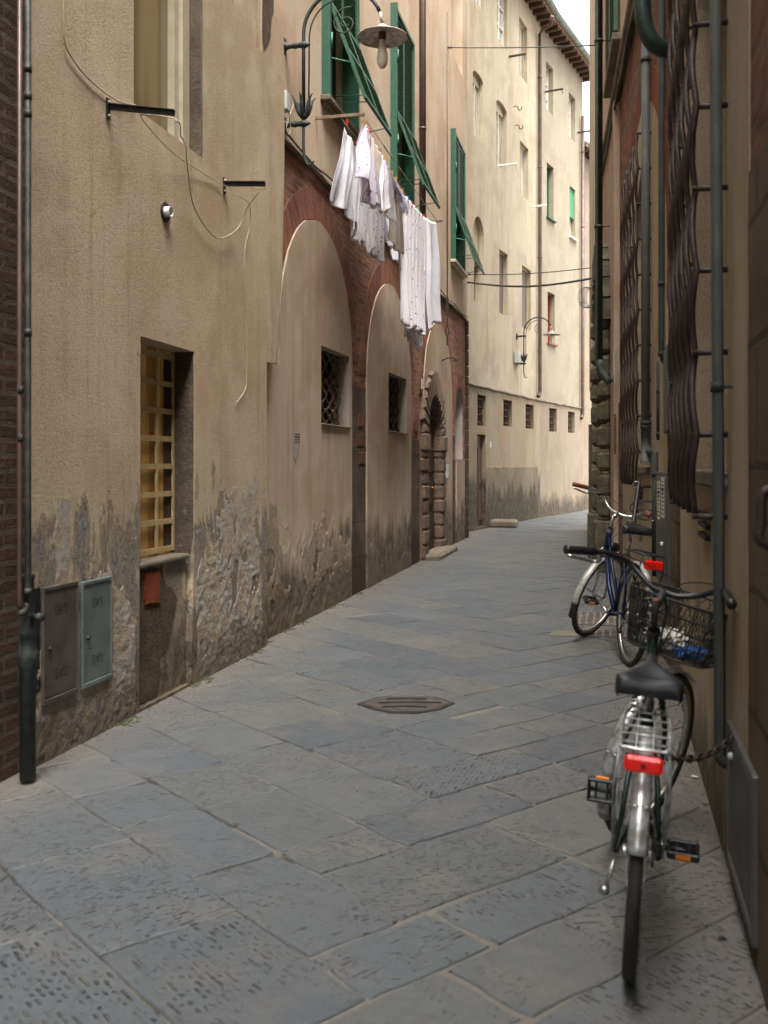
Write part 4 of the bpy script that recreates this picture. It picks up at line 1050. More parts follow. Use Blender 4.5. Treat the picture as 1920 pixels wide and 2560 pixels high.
# ------------------------------------------------------------------ laundry
XO, XI = -2.43, -2.66
CLs = thing('washing_line', (XO, 9.7, 5.0), 'washing line on wooden arms below the near green window', 'washing line')
yA, zA = onx(XO, 908, 291); yB, zB = onx(XO, 1093, 553)
mb = MB(); mm = Matrix.Identity(3); mb.bevbox(((XO-2.93)/2-.0, yA, zA+.02), (abs(-2.93-XO)+.03, .022, .032), .003); mb.build('arm', M['wood'], CLs)
mb = MB(); mb.bevbox(((XO-2.93)/2+.04, yB, zB), (.56, .03, .03), .003); mb.build('arm', M['wood'], CLs)
low = [onx(XO, *p) for p in ((908, 300), (930, 345), (952, 385), (980, 437), (1007, 482), (1031, 517), (1060, 543), (1090, 556))]
loi = [onx(XI, *p) for p in ((858, 300), (875, 335), (893, 368), (915, 400), (950, 452), (1000, 510), (1060, 552))]
def zl(L, y):
    if y <= L[0][0]: return L[0][1]
    for a, b in zip(L, L[1:]):
        if y <= b[0]: return a[1]+(b[1]-a[1])*(y-a[0])/(b[0]-a[0])
    return L[-1][1]
mb = MB(); mb.tube([(XO, yA, zA), (XO, yB, zB)], .004, 6); mb.tube([(XO, y, z) for y, z in low], .0035, 6)
mb.tube([(XI, y, z) for y, z in loi], .0035, 6); mb.tube([(XI, yA, zA), (XI, yB, zB-.02)], .0035, 6)
for k in range(9):
    y = yA+.95+k*.05; mb.lathe([(.004, -.02), (.012, 0), (.004, .02)], (XO, y, zA+(zB-zA)*(y-yA)/(yB-yA)), (0, 1, 0), 6)
mb.build('rope', M['rope'], CLs)
def garment(name, X, tl, tr, bl, br, mat, label, cat, folds=5, amp=.03, seed=1, L=None, jagb=.04, group='washing hung on the line', under=0):
    """cloth hung on plane x = X; corners are read off the photograph"""
    rr = random.Random(seed); L = L or (low if X == XO else loi)
    (y0, zt0), (y1, zt1) = onx(X, *tl), onx(X, *tr); (u0, zb0), (u1, zb1) = onx(X, *bl), onx(X, *br)
    ph = [rr.uniform(0, 6.3) for _ in range(6)]; w_ = abs(u1-u0); ln = (zt0-zb0+zt1-zb1)/2
    q = MB()
    def f(u, v):
        yt = y0+(y1-y0)*u; yb = u0+(u1-u0)*u; e = v**.9
        y = yt+(yb-yt)*e; zt = zt0+(zt1-zt0)*u; zb = zb0+(zb1-zb0)*u+jagb*math.sin(ph[3]+u*folds*3.1)+jagb*.5*math.sin(ph[4]+u*folds*7.7)
        z = zt+(zb-zt)*v
        a = amp*(.25+.75*min(1, v*2.2))
        x = X+a*math.sin(u*folds*6.283+ph[0]+.8*math.sin(v*3+ph[1]))+a*.5*math.sin(u*folds*13+ph[2]+v*1.5)+.02*math.sin(v*5+ph[5])*v
        y += a*.45*math.cos(u*folds*6.283+ph[0])
        return (x, y, z)
    q.grid(f, 70, 40, us=max(w_*1.6, .55), vs_=ln)
    o = solo(q, name, mat, f(.5, 0), label, cat, group)
    md = o.modifiers.new('thickness', 'SOLIDIFY'); md.thickness = .003
    return o
garment('trousers', XI, (858, 318), (893, 372), (822, 490), (893, 560), M['clWhite'], 'white pair of trousers at the near end of the inner line', 'laundry', 2, .035, 3, jagb=.03)
garment('skirt', XI-.02, (894, 372), (915, 400), (875, 592), (935, 640), M['clFloral'], 'white cloth with green sprigs hanging behind the trousers', 'laundry', 5, .03, 4, jagb=.05)
garment('pillowcase', XI-.03, (917, 405), (940, 440), (917, 610), (960, 650), M['clFloral'], 'ragged pale floral cloth behind the violet towel', 'laundry', 4, .03, 5, jagb=.06)
garment('towel', XO, (910, 310), (921, 328), (896, 465), (936, 530), M['clPurple'], 'violet patterned towel pinned at one corner', 'laundry', 2.2, .05, 6, jagb=.08)
garment('shirt', XO+.02, (924, 333), (952, 386), (918, 480), (962, 545), M['clCream'], 'plain cream shirt right beside the violet towel', 'laundry', 3, .025, 7, jagb=.03)
garment('shirt', XO+.03, (953, 388), (966, 415), (946, 520), (982, 555), M['clWhite'], 'short white shirt after the cream one', 'laundry', 2, .035, 8, jagb=.05)
garment('apron', XI, (950, 450), (985, 495), (962, 600), (985, 655), M['clWhite'], 'long narrow white cloth hanging lowest among the shirts', 'laundry', 2, .03, 9, jagb=.03)
garment('petticoat', XO, (967, 417), (983, 444), (975, 600), (1010, 640), M['clCream'], 'cream lace petticoat before the big sheet', 'laundry', 3, .025, 10, jagb=.04)
garment('blouse', XO+.035, (968, 416), (1005, 480), (985, 470), (1010, 545), M['clPurple'], 'frilly blouse with violet print pinned between yellow pegs', 'laundry', 4, .03, 11, jagb=.03)
garment('bed_sheet', XO, (1007, 483), (1061, 544), (1004, 812), (1058, 835), M['clFloral'], 'long bed sheet with small violet flowers', 'laundry', 6, .035, 12, jagb=.03)
garment('bed_sheet', XO-.09, (1012, 492), (1055, 545), (1012, 838), (1052, 880), M['clFloral'], 'inner fold of a flowered sheet hanging lower behind the long one', 'laundry', 5, .02, 13, jagb=.04)
garment('bed_sheet', XO+.01, (1062, 545), (1091, 558), (1064, 828), (1102, 800), M['clWhite'], 'plain white sheet at the far end of the line', 'laundry', 1.6, .05, 14, jagb=.03)
pegs = [(868, 310, 'R', XI), (890, 362, 'R', XI), (897, 372, 'R', XI), (911, 305, 'Y', XO), (924, 332, 'R', XO), (951, 382, 'R', XO), (959, 398, 'Y', XO), (980, 436, 'Y', XO), (990, 452, 'Y', XO), (1006, 480, 'Y', XO), (1020, 499, 'B', XO), (1030, 514, 'R', XO), (1034, 520, 'R', XO), (1049, 534, 'G', XO), (1060, 543, 'R', XO), (1087, 554, 'G', XO)]
cn = dict(R='red', Y='yellow', B='blue', G='green')
wh = ['at the near end of the inner line, on the trousers', 'left one of a pair at the far corner of the trousers', 'right one of a pair at the far corner of the trousers', 'holding the top of the violet towel', 'just right of the violet towel top', 'at the far corner of the cream shirt', 'on the short white shirt', 'at the near side of the frilly blouse', 'in the middle of the frilly blouse', 'where the blouse meets the big sheet', 'on the big flowered sheet', 'left one of a pair on the big flowered sheet', 'right one of a pair on the big flowered sheet', 'on the big sheet before its far corner', 'between the flowered and the plain sheet', 'at the far end of the washing line']
for i, (px, py, cc, X) in enumerate(pegs):
    y, z = onx(X, px, py); q = MB()
    for sg in (-1, 1):
        q.box((X+sg*.006, y, z+.005), (.006, .011, .085), Matrix.Rotation(R(6*sg), 3, 'Y'))
    q.lathe([(.009, -.003), (.009, .003)], (X, y, z+.01), (0, 1, 0), 8)
    solo(q, 'clothes_peg', M['peg'+cc], (X, y, z), cn[cc]+' clothes peg '+wh[i], 'peg', 'clothes pegs on the washing line')

# ------------------------------------------------------------------ building C (cream, far left)
C = thing('cream_house', FC.P(3, 0), 'tall cream house beyond the arches with a grey-stained foot and brown door', 'house')
cs0 = FC.hit(1150, 1160)[0]; cs1 = FC.L
zcC = 3.33
hs_up = {'arch': [FC.op(1182, 168, 1208, 362), FC.op(1241, 242, 1267, 436)], 'plain': [FC.op(1300, 350, 1321, 503), FC.op(1243, -60, 1268, 128), FC.op(1298, 40, 1318, 212), FC.op(1190, -90, 1211, 32)],
         'screen': [FC.op(1248, 622, 1269, 792), FC.op(1305, 662, 1327, 828), FC.op(1185, 655, 1200, 760)]}
niA = FC.op(1184, 532, 1209, 640)
holes = [(archp(o[0], o[1], o[2], o[3], 8, .12), .17) for o in hs_up['arch']]+[(rect(*o[:2], o[2], o[3]), .17) for k in ('plain', 'screen') for o in hs_up[k]]+[(archp(niA[0], niA[1], niA[2]-.2, niA[3], 10), .12)]
CH = 14.2
mb = MB(); sheet(mb, FC, rect(cs0, cs1, zcC, CH), holes, n=0); body(mb, FC, cs0, cs1, CH, 8); mb.build('wall', M['plC'], C)
gr = [FC.op(1190, 985, 1212, 1066), FC.op(1255, 998, 1277, 1067), FC.op(1311, 1009, 1331, 1073)]
dr = FC.op(1189, 1085, 1211, 1322); dr = (dr[0], dr[1], 0.06, dr[3])
mb = MB(); sheet(mb, FC, rect(cs0, cs1, -.1, zcC), [(rect(*o[:2], o[2], o[3]), .2) for o in gr]+[(rect(*dr[:2], dr[2], dr[3]), .2)], n=.035)
mb.build('lower_wall', M['plClow'], C)
course(FC, cs0, cs1, zcC+.0, .05, .035, M['stone'], C)
# stained dark render patch at the foot
pa = FC.op(1197, 1170, 1344, 1312, .04)
mb = MB(); a0_, _ = FC.hit(1216, 1200, .04); zt = FC.hit(1344, 1168, .04)[1]
sheet(mb, FC, jag([(dr[1]+.02, -.05), (pa[1], -.05), (pa[1], zt), (dr[1]+.02, zt)], .012, .1, 3), n=.039)
t_ = plaster('stained_render', '#7c705a', '#6a5f4b', '#8b7f68', '#453e31', dz=.9, dn=.9, streak=.9, seed=17); mb.build('stained_patch', t_, C)
for o in hs_up['arch']: window(FC, o, C, arch=True, cross=())
window(FC, hs_up['plain'][0], C, cross=()); window(FC, hs_up['plain'][1], C, fm='white', cross=(.33, .66)); window(FC, hs_up['plain'][2], C, cross=()); window(FC, hs_up['plain'][3], C, fm='white')
for o in hs_up['screen']: window(FC, o, C, 'screen', glass='screen', sill=False)
pane(FC, niA[0], niA[1], niA[2]-.2, niA[3], -.118, M['plC'], C, 'blind_niche')
for o in gr: window(FC, o, C, 'grille', .2, fm='grilleD')
mb = MB(); mb.box(FC.P((dr[0]+dr[1])/2, (dr[2]+dr[3])/2, -.1), (dr[1]-dr[0], .05, dr[3]-dr[2]-.01), FC.m3())
for k in range(2):
    for z0_, z1_ in ((.2, .9), (1.05, 1.9)):
        mb.bevbox(FC.P(dr[0]+(dr[1]-dr[0])*(.27+.46*k), (z0_+z1_)/2, -.07), ((dr[1]-dr[0])*.36, .03, z1_-z0_), .01, FC.m3())
mb.build('door', M['doorD'], C)
s, z = FC.hit(1226, 1112, .04); solo(MB().bevbox(FC.P(s, z, .045), (.1, .015, .14), .003, FC.m3()), 'house_number', M['paper'], FC.P(s, z), 'tiny white number tile right of the brown door on the far cream house', 'plaque')
# eaves
def eave(fr, s0, s1, H, parent, over=.45):
    q = MB(); k = int((s1-s0)/.42)
    for i in range(k+1):
        s = s0+(s1-s0)*(i+.5)/(k+1); q.box(fr.P(s, H-.06, over/2-.05), (.12, over, .13), fr.m3())
    q.build('rafters', M['soffit'], parent)
    q = MB(); q.box(fr.P((s0+s1)/2, H+.02, over/2-.1), (s1-s0, over+.1, .03), fr.m3())
    rf = q.build('roof', M['tile'], parent)
    q = MB(); kk = int((s1-s0)/.22)
    for i in range(kk+1):
        s = s0+(s1-s0)*(i+.5)/(kk+1); q.tube([fr.P(s, H+.10, over-.02), fr.P(s, H+.55, over-1.6), fr.P(s, H+1.2, -3.5)], .075, 8)
    q.build('tiles', M['tile'], rf)
    q = MB(); n_ = over+.07
    def g(u, v):
        a = math.pi*(1+v); return fr.P(s0+(s1-s0)*u, H+.03+.085*math.sin(a)+.02, n_+.085*math.cos(a))
    q.grid(g, 20, 8); q.tube([fr.P(s0, H+.055, n_+.085), fr.P(s1, H+.055, n_+.085)], .014, 6); q.build('gutter', M['coppergut'], parent)
EZ = 14.2
eave(FC, cs0, cs1-.02, EZ, C)

# ------------------------------------------------------------------ building D (yellow) and E beyond
Dh = thing('yellow_house', FD.P(3, 0), 'pale yellow house in the distance with green roller blinds and a tiled eave', 'house')
ds1 = FD.hit(1456, 1160)[0]
o1 = [FD.op(1365, 152, 1383, 290), FD.op(1422, 229, 1438, 357)]; o2 = [FD.op(1367, 405, 1384, 553), FD.op(1424, 463, 1438, 600)]; o3 = [FD.op(1369, 728, 1387, 862)]
zcD = zcC
mb = MB(); sheet(mb, FD, rect(0, ds1, zcD, EZ-.0), [(rect(*o[:2], o[2], o[3]), .22) for o in o1+o2+o3], n=.0); body(mb, FD, 0, ds1, EZ, 8); mb.build('wall', M['plD'], Dh)
gd = [FD.op(1373, 1019, 1392, 1080, .035), FD.op(1420, 1028, 1437, 1083, .035)]
mb = MB(); sheet(mb, FD, rect(0, ds1, -.1, zcD), [(rect(*o[:2], o[2], o[3]), .2) for o in gd], n=.035); mb.build('lower_wall', M['plDlow'], Dh)
course(FD, 0, ds1, zcD, .05, .03, M['stone'], Dh, seed=5)
for o in o1: window(FD, o, Dh, depth=.2, fm='white', cross=(.33, .66), sill=False)
w_ = window(FD, o2[0], Dh, 'screen', .2, glass='blindG', fm='green', label='window with its green blind fully down', sill=True)
w_ = window(FD, o2[1], Dh, depth=.2, fm='white', cross=(.5,), label='window with its green blind half down', sill=True)
s0, s1, z0, z1 = o2[1]; q = MB(); zm = z0+(z1-z0)*.42; q.box(FD.P((s0+s1)/2, (zm+z1)/2, -.08), (s1-s0-.02, .02, z1-zm), FD.m3()); q.tube([FD.P(s0, zm, -.07), FD.P(s1, zm, -.07)], .04, 8); q.build('blind', M['blindG'], w_)
w_ = window(FD, o3[0], Dh, 'screen', .2, glass='redwood', fm='redwood', label='window with red-brown shutters', sill=True)
for o in gd: window(FD, o, Dh, 'grille', .2, fm='grilleD')
eave(FD, 0, ds1+.35, EZ, Dh)
e0 = FD.P(ds1, 0, -.25); FE = Frame(e0.xy, (e0+FD.d*8+FD.n*1.2).xy)
Eh = thing('narrow_house', FE.P(2, 0), 'narrow strip of a lighter yellow house behind the farthest downpipe', 'house')
mb = MB(); sheet(mb, FE, rect(0, 8, -.1, 11.8), n=0); body(mb, FE, 0, 8, 11.8, 8)
mb.build('wall', M['plDlow'], Eh); eave(FE, 0, 7, 11.9, Eh, .4)
def dpipe(fr, px, y0, y1, label, r=.05, top=None, mat='brownpipe', n=.1, foot=True):
    s, z1 = fr.hit(px, y0, n); _, z0 = fr.hit(px, y1, n)
    pts = [fr.P(s, z1, n), fr.P(s, z0+.12, n)]
    if top: pts = [fr.P(*fr.hit(*p, n2), n2) for *p, n2 in top]+pts[0:]
    if foot: pts += bend(fr.P(s, z0+.12, n), fr.P(s, z0, n), fr.P(s-.1, z0-.08, n-.02))[1:]
    return pipe('drain_pipe', pts, r, M[mat], label, clamps=[fr.P(s, z0+(z1-z0)*k, n) for k in (.12, .38, .63, .88)], fr=fr, cl=mat)
dpipe(FD, 1350, 85, 985, 'brown downpipe at the seam of the cream and yellow houses', .055, top=[(1381, 40, .8), (1376, 62, .7), (1358, 72, .2)])
dpipe(FD, 1457, 290, 1040, 'farthest downpipe at the right end of the yellow house', .055)
# far lamp
s, z = FC.hit(1293, 841, .02); lamp(FC, s, z, 'far gooseneck wall lamp on the cream house')
jbox(FC, 1291, 893, 'small pale junction box under the far gooseneck lamp', .2, .3, .12)
# stone block on the ground, wall hooks and drying bars of C
x, y = gnd(1242, 1318); mb = MB(); mb.bevbox((x, y, .09), (1.0, .4, .2), .05, Matrix.Rotation(R(-6), 3, 'Z')); solo(mb, 'stone_block', M['stone'], (x, y, 0), 'low rough stone block on the paving by the brown door', 'stone block')
def bar(fr, px, py, L, mat, label, cat='bar', n0=0):
    s, z = fr.hit(px, py, n0); q = MB(); q.bevbox(fr.P(s, z, L/2), (.04, L, .05), .006, fr.m3()); q.tube([fr.P(s, z, L-.04), fr.P(s+.05, z-.12, L-.04)], .008, 6); return solo(q, 'drying_bar', mat, fr.P(s, z), label, cat, 'bars on the far facades')
bar(FC, 1272, 142, .45, M['rustiron'], 'short rusty bar by the top windows of the cream house')
bar(FC, 1243, 415, .5, M['white'], 'white drying bar under the arched window of the cream house')
bar(FC, 1327, 517, .45, M['white'], 'white drying bar at the right end of the cream house')
bar(FD, 1362, 230, .55, M['rustiron'], 'rusty bar beside the left upper window of the yellow house')
bar(FD, 1443, 332, .4, M['rustiron'], 'rusty bar beside the farthest downpipe')
mb = MB(); pts = [FC.hit(*p) for p in ((1284, 267), (1290, 268), (1295, 273), (1298, 271))]
for (px, py), lab in (((1284, 267), 'upper of two small iron hooks on the cream wall'), ((1287, 314), 'lower of two small iron hooks on the cream wall')):
    s, z = FC.hit(px, py); q = MB(); q.tube(spl([FC.P(s, z, 0), FC.P(s, z, .1), FC.P(s, z-.1, .13), FC.P(s, z-.1, .2), FC.P(s, z-.02, .22)], 4), .012, 6); solo(q, 'wall_hook', M['iron'], FC.P(s, z), lab, 'hook', 'hooks on the cream wall')

# ------------------------------------------------------------------ right side: near house R
Rh = thing('brick_arch_house', (.433, 5, 0), 'near brick and plaster house on the right with bulging iron window cages', 'house')
ZM = 6.25
# near part (brick skin, plastered arch panel)
pA = archp(3.36, 6.62, -.1, 4.9, 24, 1.55)
mb = MB(); sheet(mb, FRa, rect(-22, YB, -.1, ZM), [(archp(3.36, 6.62, .0, 4.9, 24, 1.55), .1)], n=0)
mb.build('wall', M['bricksR'], Rh)
wA = (3.98, 5.35, 1.5, 4.4)
mb = MB(); sheet(mb, FRa, archp(3.365, 6.615, -.1, 4.895, 24, 1.55), [(archp(wA[0], wA[1], wA[2], wA[3], 14), .3)], n=.006, edge=-.04); mb.build('arch_panel', M['plR'], Rh)
pbB0, pbB1 = .25, 4.75
mb = MB(); sheet(mb, FRb, rect(0, 5.35, -.1, ZM), [(archp(pbB0, pbB1, .0, 4.95, 24, 1.9), .1)], n=0); mb.build('wall', M['bricksR'], Rh)
wB = (1.55, 2.95, 1.5, 4.4)
mb = MB(); sheet(mb, FRb, archp(pbB0+.005, pbB1-.005, -.1, 4.945, 24, 1.9), [(archp(wB[0], wB[1], wB[2], wB[3], 14), .3)], n=.006, edge=-.04); mb.build('arch_panel', M['plR'], Rh)
ring(FRa, 3.36, 6.62, 4.9, .3, .007, M['ringR'], Rh, 1.55, name='brick_arch'); ring(FRb, pbB0, pbB1, 4.95, .3, .008, M['ringR'], Rh, 1.9, name='brick_arch', a0=-8, a1=188)
pier(FRa, -1, 3.34, -.1, 2.45, .01, M['pierR'], Rh, 3); pier(FRa, 6.66, 7.55, -.1, 2.35, .018, M['pierR'], Rh, 4); pier(FRb, 4.8, 5.33, -.1, 2.3, .018, M['pierR'], Rh, 5)
# upper plaster above the moulding
mb = MB(); sheet(mb, FRa, rect(-22, YB, ZM, 12.5), n=.02); sheet(mb, FRb, rect(0, 9.72, ZM, 12.5), n=.02)
body(mb, FRa, -22, YB, 12.5, 6); body(mb, FRb, 0, 9.72, 12.5, 6); mb.build('upper_wall', M['plF'], Rh)
for k, (zz, r_, n_) in enumerate(((ZM, .05, .05), (ZM+.12, .03, .03), (ZM-.09, .035, .03))):
    q = MB(); q.tube([FRa.P(-22, zz, n_), FRa.P(YB, zz, n_), FRb.P(9.7, zz, n_)], r_, 8); q.build('moulding', M['stone'], Rh)
# right shutters high up
s0, _ = FRb.hit(1548, 100, .03); s1, _ = FRb.hit(1521, 100, .05)
q = MB(); s0, s1 = min(s0, s1), max(s0, s1)
for a, b in ((s0, (s0+s1)/2-.01), ((s0+s1)/2+.01, s1)):
    for u in (a+.03, b-.03): q.box(FRb.P(u, 8.4, .07), (.06, .05, 3.0), FRb.m3())
    for i in range(66): q.box(FRb.P((a+b)/2, 6.98+i*.043, .07), (b-a-.1, .05, .006), FRb.m3()@Matrix.Rotation(R(35), 3, 'X'))
q.build('shutter_leaf', M['green'], Rh, 'tall green louvred shutter above the moulding')
q = MB(); q.bevbox(FRb.P((s0+s1)/2, 6.8, .05), (s1-s0+.15, .14, .09), .01, FRb.m3()); q.build('sill', M['stone'], Rh)
# windows: dark glass and sills
for fr, wv in ((FRa, wA), (FRb, wB)):
    pl = archp(wv[0], wv[1], wv[2], wv[3], 14)
    q = MB(); q.bevbox(fr.P((wv[0]+wv[1])/2, wv[2]-.03, -.06), (wv[1]-wv[0]+.1, .22, .07), .01, fr.m3()); w_ = q.build('window', M['stone'], Rh)
    pane(fr, 0, 0, 0, 0, -.272, M['dark'], w_, 'pane', pl)
    q = MB(); [q.box(fr.P((wv[0]+wv[1])/2+.12, 1.2+.05*k, .022), (.4, .02, .02), fr.m3()) for k in range(3)]; q.build('vent_slots', M['dark'], w_)
# bulging cages: waving vertical bars carried on horizontal rods
def cage(fr, s0, s1, z0, z1, label, seed):
    T = thing('window_cage', fr.P((s0+s1)/2, z0, 0), label, 'window grille', 'iron window cages'); nb = 6; N0 = .125
    for i in range(nb):
        s = s0+(s1-s0)*i/(nb-1); q = MB(); pts = []; k = 0; z = z0; ph = i % 2
        step = .312; nz = int((z1-z0)/step)
        for j in range(nz*6+1):
            zz = z0+j*step/6; u = (j/6+0) % 1
            pts.append(fr.P(s+.03*math.cos(math.pi*(j/6)), zz, N0-.004+.015*abs(math.sin(math.pi*j/6))))
        q.tube(pts, .0125, 8); q.build('bar', M['rustiron'], T)
    q = MB()
    for i, s in enumerate((s0, s1)):
        for k in range(int((z1-z0)/.312)+1):
            zz = z0+.0+k*.312; q = MB(); q.tube([fr.P(s, zz, N0+.01), fr.P(s, zz, .0)], .0115, 8); q.build('wall_rod', M['rustiron'], T)
cage(FRa, 3.95, 5.45, 1.33, 4.6, 'near wavy iron window cage behind the thin vertical pipe', 1)
cage(FRb, 1.45, 3.25, 1.33, 4.6, 'farther wavy iron window cage beside the zinc pipes', 2)
# tethering irons
for fr, px, y0, y1, lab in ((FRa, 1692, 1167, 1262, 'iron tethering bar on the second stone pier'), (FRb, 1566, 1163, 1202, 'iron tethering bar before the far cage'), (FRa, 1908, 1225, 1385, 'iron tethering bar at the right edge of the picture')):
    s, z1 = fr.hit(px, y0, .08); _, z0 = fr.hit(px, y1, .08); q = MB()
    q.tube(spl([fr.P(s, z1, .0), fr.P(s, z1, .07), fr.P(s, z1-.03, .085), fr.P(s, (z0+z1)/2, .085), fr.P(s, z0+.03, .085), fr.P(s, z0, .0)], 4), .013, 8); q.lathe([(.02, -.01), (.024, 0), (.02, .01)], fr.P(s, z1, .05), fr.n, 10)
    solo(q, 'tethering_iron', M['rustiron'], fr.P(s, z0), lab, 'iron bar', 'tethering irons on the right wall')
# thin pipe in front of the near cage
a = dep(1786, -400, 3.62); b = dep(1800, 1890, 3.62); b2_ = b+Vector((.0, 0, -.03))
pipe('drain_pipe', [a, b]+bend(b, b2_, b2_+Vector((.07, .02, -.01))), .0205, M['zinc'], 'thin grey pipe in front of the near window cage', clamps=[dep(1793, 967, 3.62)], fr=FRa)
# copper pipe with elbow
a = dep(1606, -700, 6.95); b = dep(1606, 20, 6.95); c = dep(1610, 130, 6.95); d = dep(1685, 125, 7.0)
pipe('drain_pipe', [a, b]+bend(b, c, d, 8)[1:]+[d+Vector((.08, 0, -.03))], [.06]*20 if False else .059, M['copper'], 'fat green copper pipe with an elbow at the top of the right wall')
# zinc pipes
b = dep(1614, 1240, 8.7)
T = pipe('drain_pipe', [dep(1614, 60, 8.7), dep(1614, 1145, 8.7)], .037, M['zincP'], 'straight pale zinc pipe with a side branch at its foot', clamps=[dep(1614, 150, 8.7), dep(1614, 1057, 8.7)], fr=FRb)
q = MB(); f0 = dep(1614, 1108, 8.7); q.lathe([(.044, 0), (.044, .03), (.04, .03), (.04, .3), (.046, .3), (.046, .33)], dep(1614, 1158, 8.7), (0, 0, 1), 16)
q.tube([dep(1614, 1128, 8.7), dep(1662, 1128, 8.5)]+bend(dep(1662, 1128, 8.5), dep(1672, 1128, 8.5), dep(1672, 1150, 8.5), 4)[1:]+[dep(1672, 1190, 8.5)], .03, 12); q.build('branch', M['zincP'], T)
c0 = dep(1655, 860, 7.75)
T = pipe('drain_pipe', [dep(1655, -500, 7.75), c0]+bend(c0, dep(1655, 905, 7.75), dep(1668, 905, 7.8), 6)[1:], .0285, M['zinc'], 'thinner grey pipe ending in a small elbow beside the zinc pipe', clamps=[dep(1655, 710, 7.75), dep(1655, 885, 7.75)], fr=FRa)
T = pipe('drain_pipe', [dep(1647, 905, 8.1), dep(1647, 1100, 8.1)], .0195, M['zinc'], 'short narrow pipe below the small elbow', clamps=[dep(1647, 977, 8.1), dep(1647, 1085, 8.1)], fr=FRa)
T = pipe('drain_pipe', [dep(1638, 1130, 8.2), dep(1638, 1440, 8.2)], .028, M['zinc'], 'grey-green pipe running down to the bicycles', clamps=[dep(1638, 1185, 8.2)], fr=FRa)
# meter door with stickers
sR = FRa.hit(1676, 1300, .02)[0]; T = thing('meter_door', FRa.P(sR, .6, .02), 'grey metal meter door with two paper stickers behind the farther bicycle', 'meter door')
P0 = FRb.hit(1676, 1300, .03)[0]; P1 = P0+.75
mb = MB(); mb.bevbox(FRb.P((P0+P1)/2, 1.05, .035), (P1-P0, .03, .84), .004, FRb.m3()); mb.build('frame', M['plategrey'], T)
mb = MB(); mb.bevbox(FRb.P((P0+P1)/2, 1.06, .052), (P1-P0-.08, .01, .75), .003, FRb.m3()); dd = mb.build('door', M['plategrey'], T)
for k, (u, z) in enumerate(((.24, 1.28), (.52, 1.25))):
    q = MB(); q.box(FRb.P(P0+u, z, .058), (.2, .001, .3), FRb.m3()); st = q.build('sticker', M['paper'], T)
    q = MB()
    for i in range(9):
        w_ = .16 if i % 3 else .1; h_ = .022 if i in (2, 3) else .008
        q.box(FRb.P(P0+u, z+.12-i*.03, .0592), (w_, .001, h_), FRb.m3())
    q.build('print', M['ink'], st)
q = MB(); q.lathe([(0, .02), (.015, .018), (.018, 0)], FRb.P(P0+.25, .93, .057), FRb.n, 10); q.build('latch', M['boxgrey'], dd)
s, z = FRa.hit(1673, 860, .03); _, z0 = FRa.hit(1673, 1078, .03)
solo(MB().bevbox(FRa.P(s+.22, (z+z0)/2, .035), (.42, .03, z-z0), .006, FRa.m3()), 'wooden_board', M['zincP'], FRa.P(s, z0), 'old grey painted board fixed to the wall above the meter door', 'board')
# near metal door low on the right
T = thing('meter_door', FRa.P(3.5, .08, .02), 'large grey metal hatch low on the wall beside the nearest bicycle', 'meter door')
mb = MB(); a, b_, c, d = 3.12, 3.80, .09, .60
for u0, u1, v0, v1 in ((a, a+.035, c, d), (b_-.035, b_, c, d), (a+.035, b_-.035, c, c+.04), (a+.035, b_-.035, d-.04, d)): mb.bevbox(FRa.P((u0+u1)/2, (v0+v1)/2, .016), (u1-u0, .022, v1-v0), .003, FRa.m3())
mb.build('frame', M['plategrey'], T); mb = MB(); mb.box(FRa.P((a+b_)/2, (c+d)/2, .014), (b_-a-.075, .012, d-c-.085), FRa.m3()); dd = mb.build('door', M['hatch'], T)
q = MB(); q.lathe([(0, .015), (.012, .013), (.014, 0)], FRa.P(3.68, .5, .021), FRa.n, 10); q.build('lock', M['boxgrey'], dd)

# ------------------------------------------------------------------ salmon bay with the tall stone portal
Sh = thing('salmon_house', FRb.P(7.5, 0), 'salmon plastered bay with the tall stone portal on the right', 'house')
pc = 8.0; pr = .85; ps = 3.55
mb = MB(); sheet(mb, FRb, rect(5.36, 9.74, -.1, ZM-.05), [([(pc-pr, .0), (pc+pr, .0)]+arc(pc, ps, pr, 0, 180, 16), .35)], n=.03, edge=-.05); mb.build('wall', M['plF'], Sh)
mb = MB(); mb.box(FRb.P(5.5, 3.1, .05), (.26, .05, 6.1), FRb.m3()); mb.build('pilaster', M['plF'], Sh)
PT = thing('stone_portal', FRb.P(pc, 0, .05), 'tall mossy rusticated stone portal seen edge-on on the right', 'portal')
rr = random.Random(21)
for sd_ in (-1, 1):
    mb = MB(); z = .75
    mb.bevbox(FRb.P(pc+sd_*(pr+.22), .36, .12), (.5, .26, .74), .03, FRb.m3())
    while z < ps-.1:
        h = rr.uniform(.3, .38); mb.bevbox(FRb.P(pc+sd_*(pr+.2), z+h/2, .1), (.46, .2+rr.uniform(-.02, .02), h-.02), .06, FRb.m3()); z += h
    mb.build('jamb_stones', M['rustG'], PT)
mb = MB(); NV = 13
for i in range(NV):
    g0, g1_ = R(180*i/NV+.6), R(180*(i+1)/NV-.6); ro = 1.32+rr.uniform(-.03, .06); ri = pr-.03
    prof = [(g0, ri), (g1_, ri), (g1_, ro), (g0, ro)]; ct = ((g0+g1_)/2, (ri+ro)/2)
    f_ = lambda g, r, n: FRb.P(pc+r*math.cos(g), ps+r*math.sin(g), n)
    vs = [f_(g, r, .0) for g, r in prof]+[f_(g, r, .12) for g, r in prof]+[f_(ct[0]+(g-ct[0])*.6, ct[1]+(r-ct[1])*.84, .2) for g, r in prof]; fs = [(8, 9, 10, 11)]
    for a in range(4): b_ = (a+1) % 4; fs += [(a, b_, 4+b_, 4+a), (4+a, 4+b_, 8+b_, 8+a)]
    mb.add(vs, fs)
mb.build('arch_stones', M['rustG'], PT)
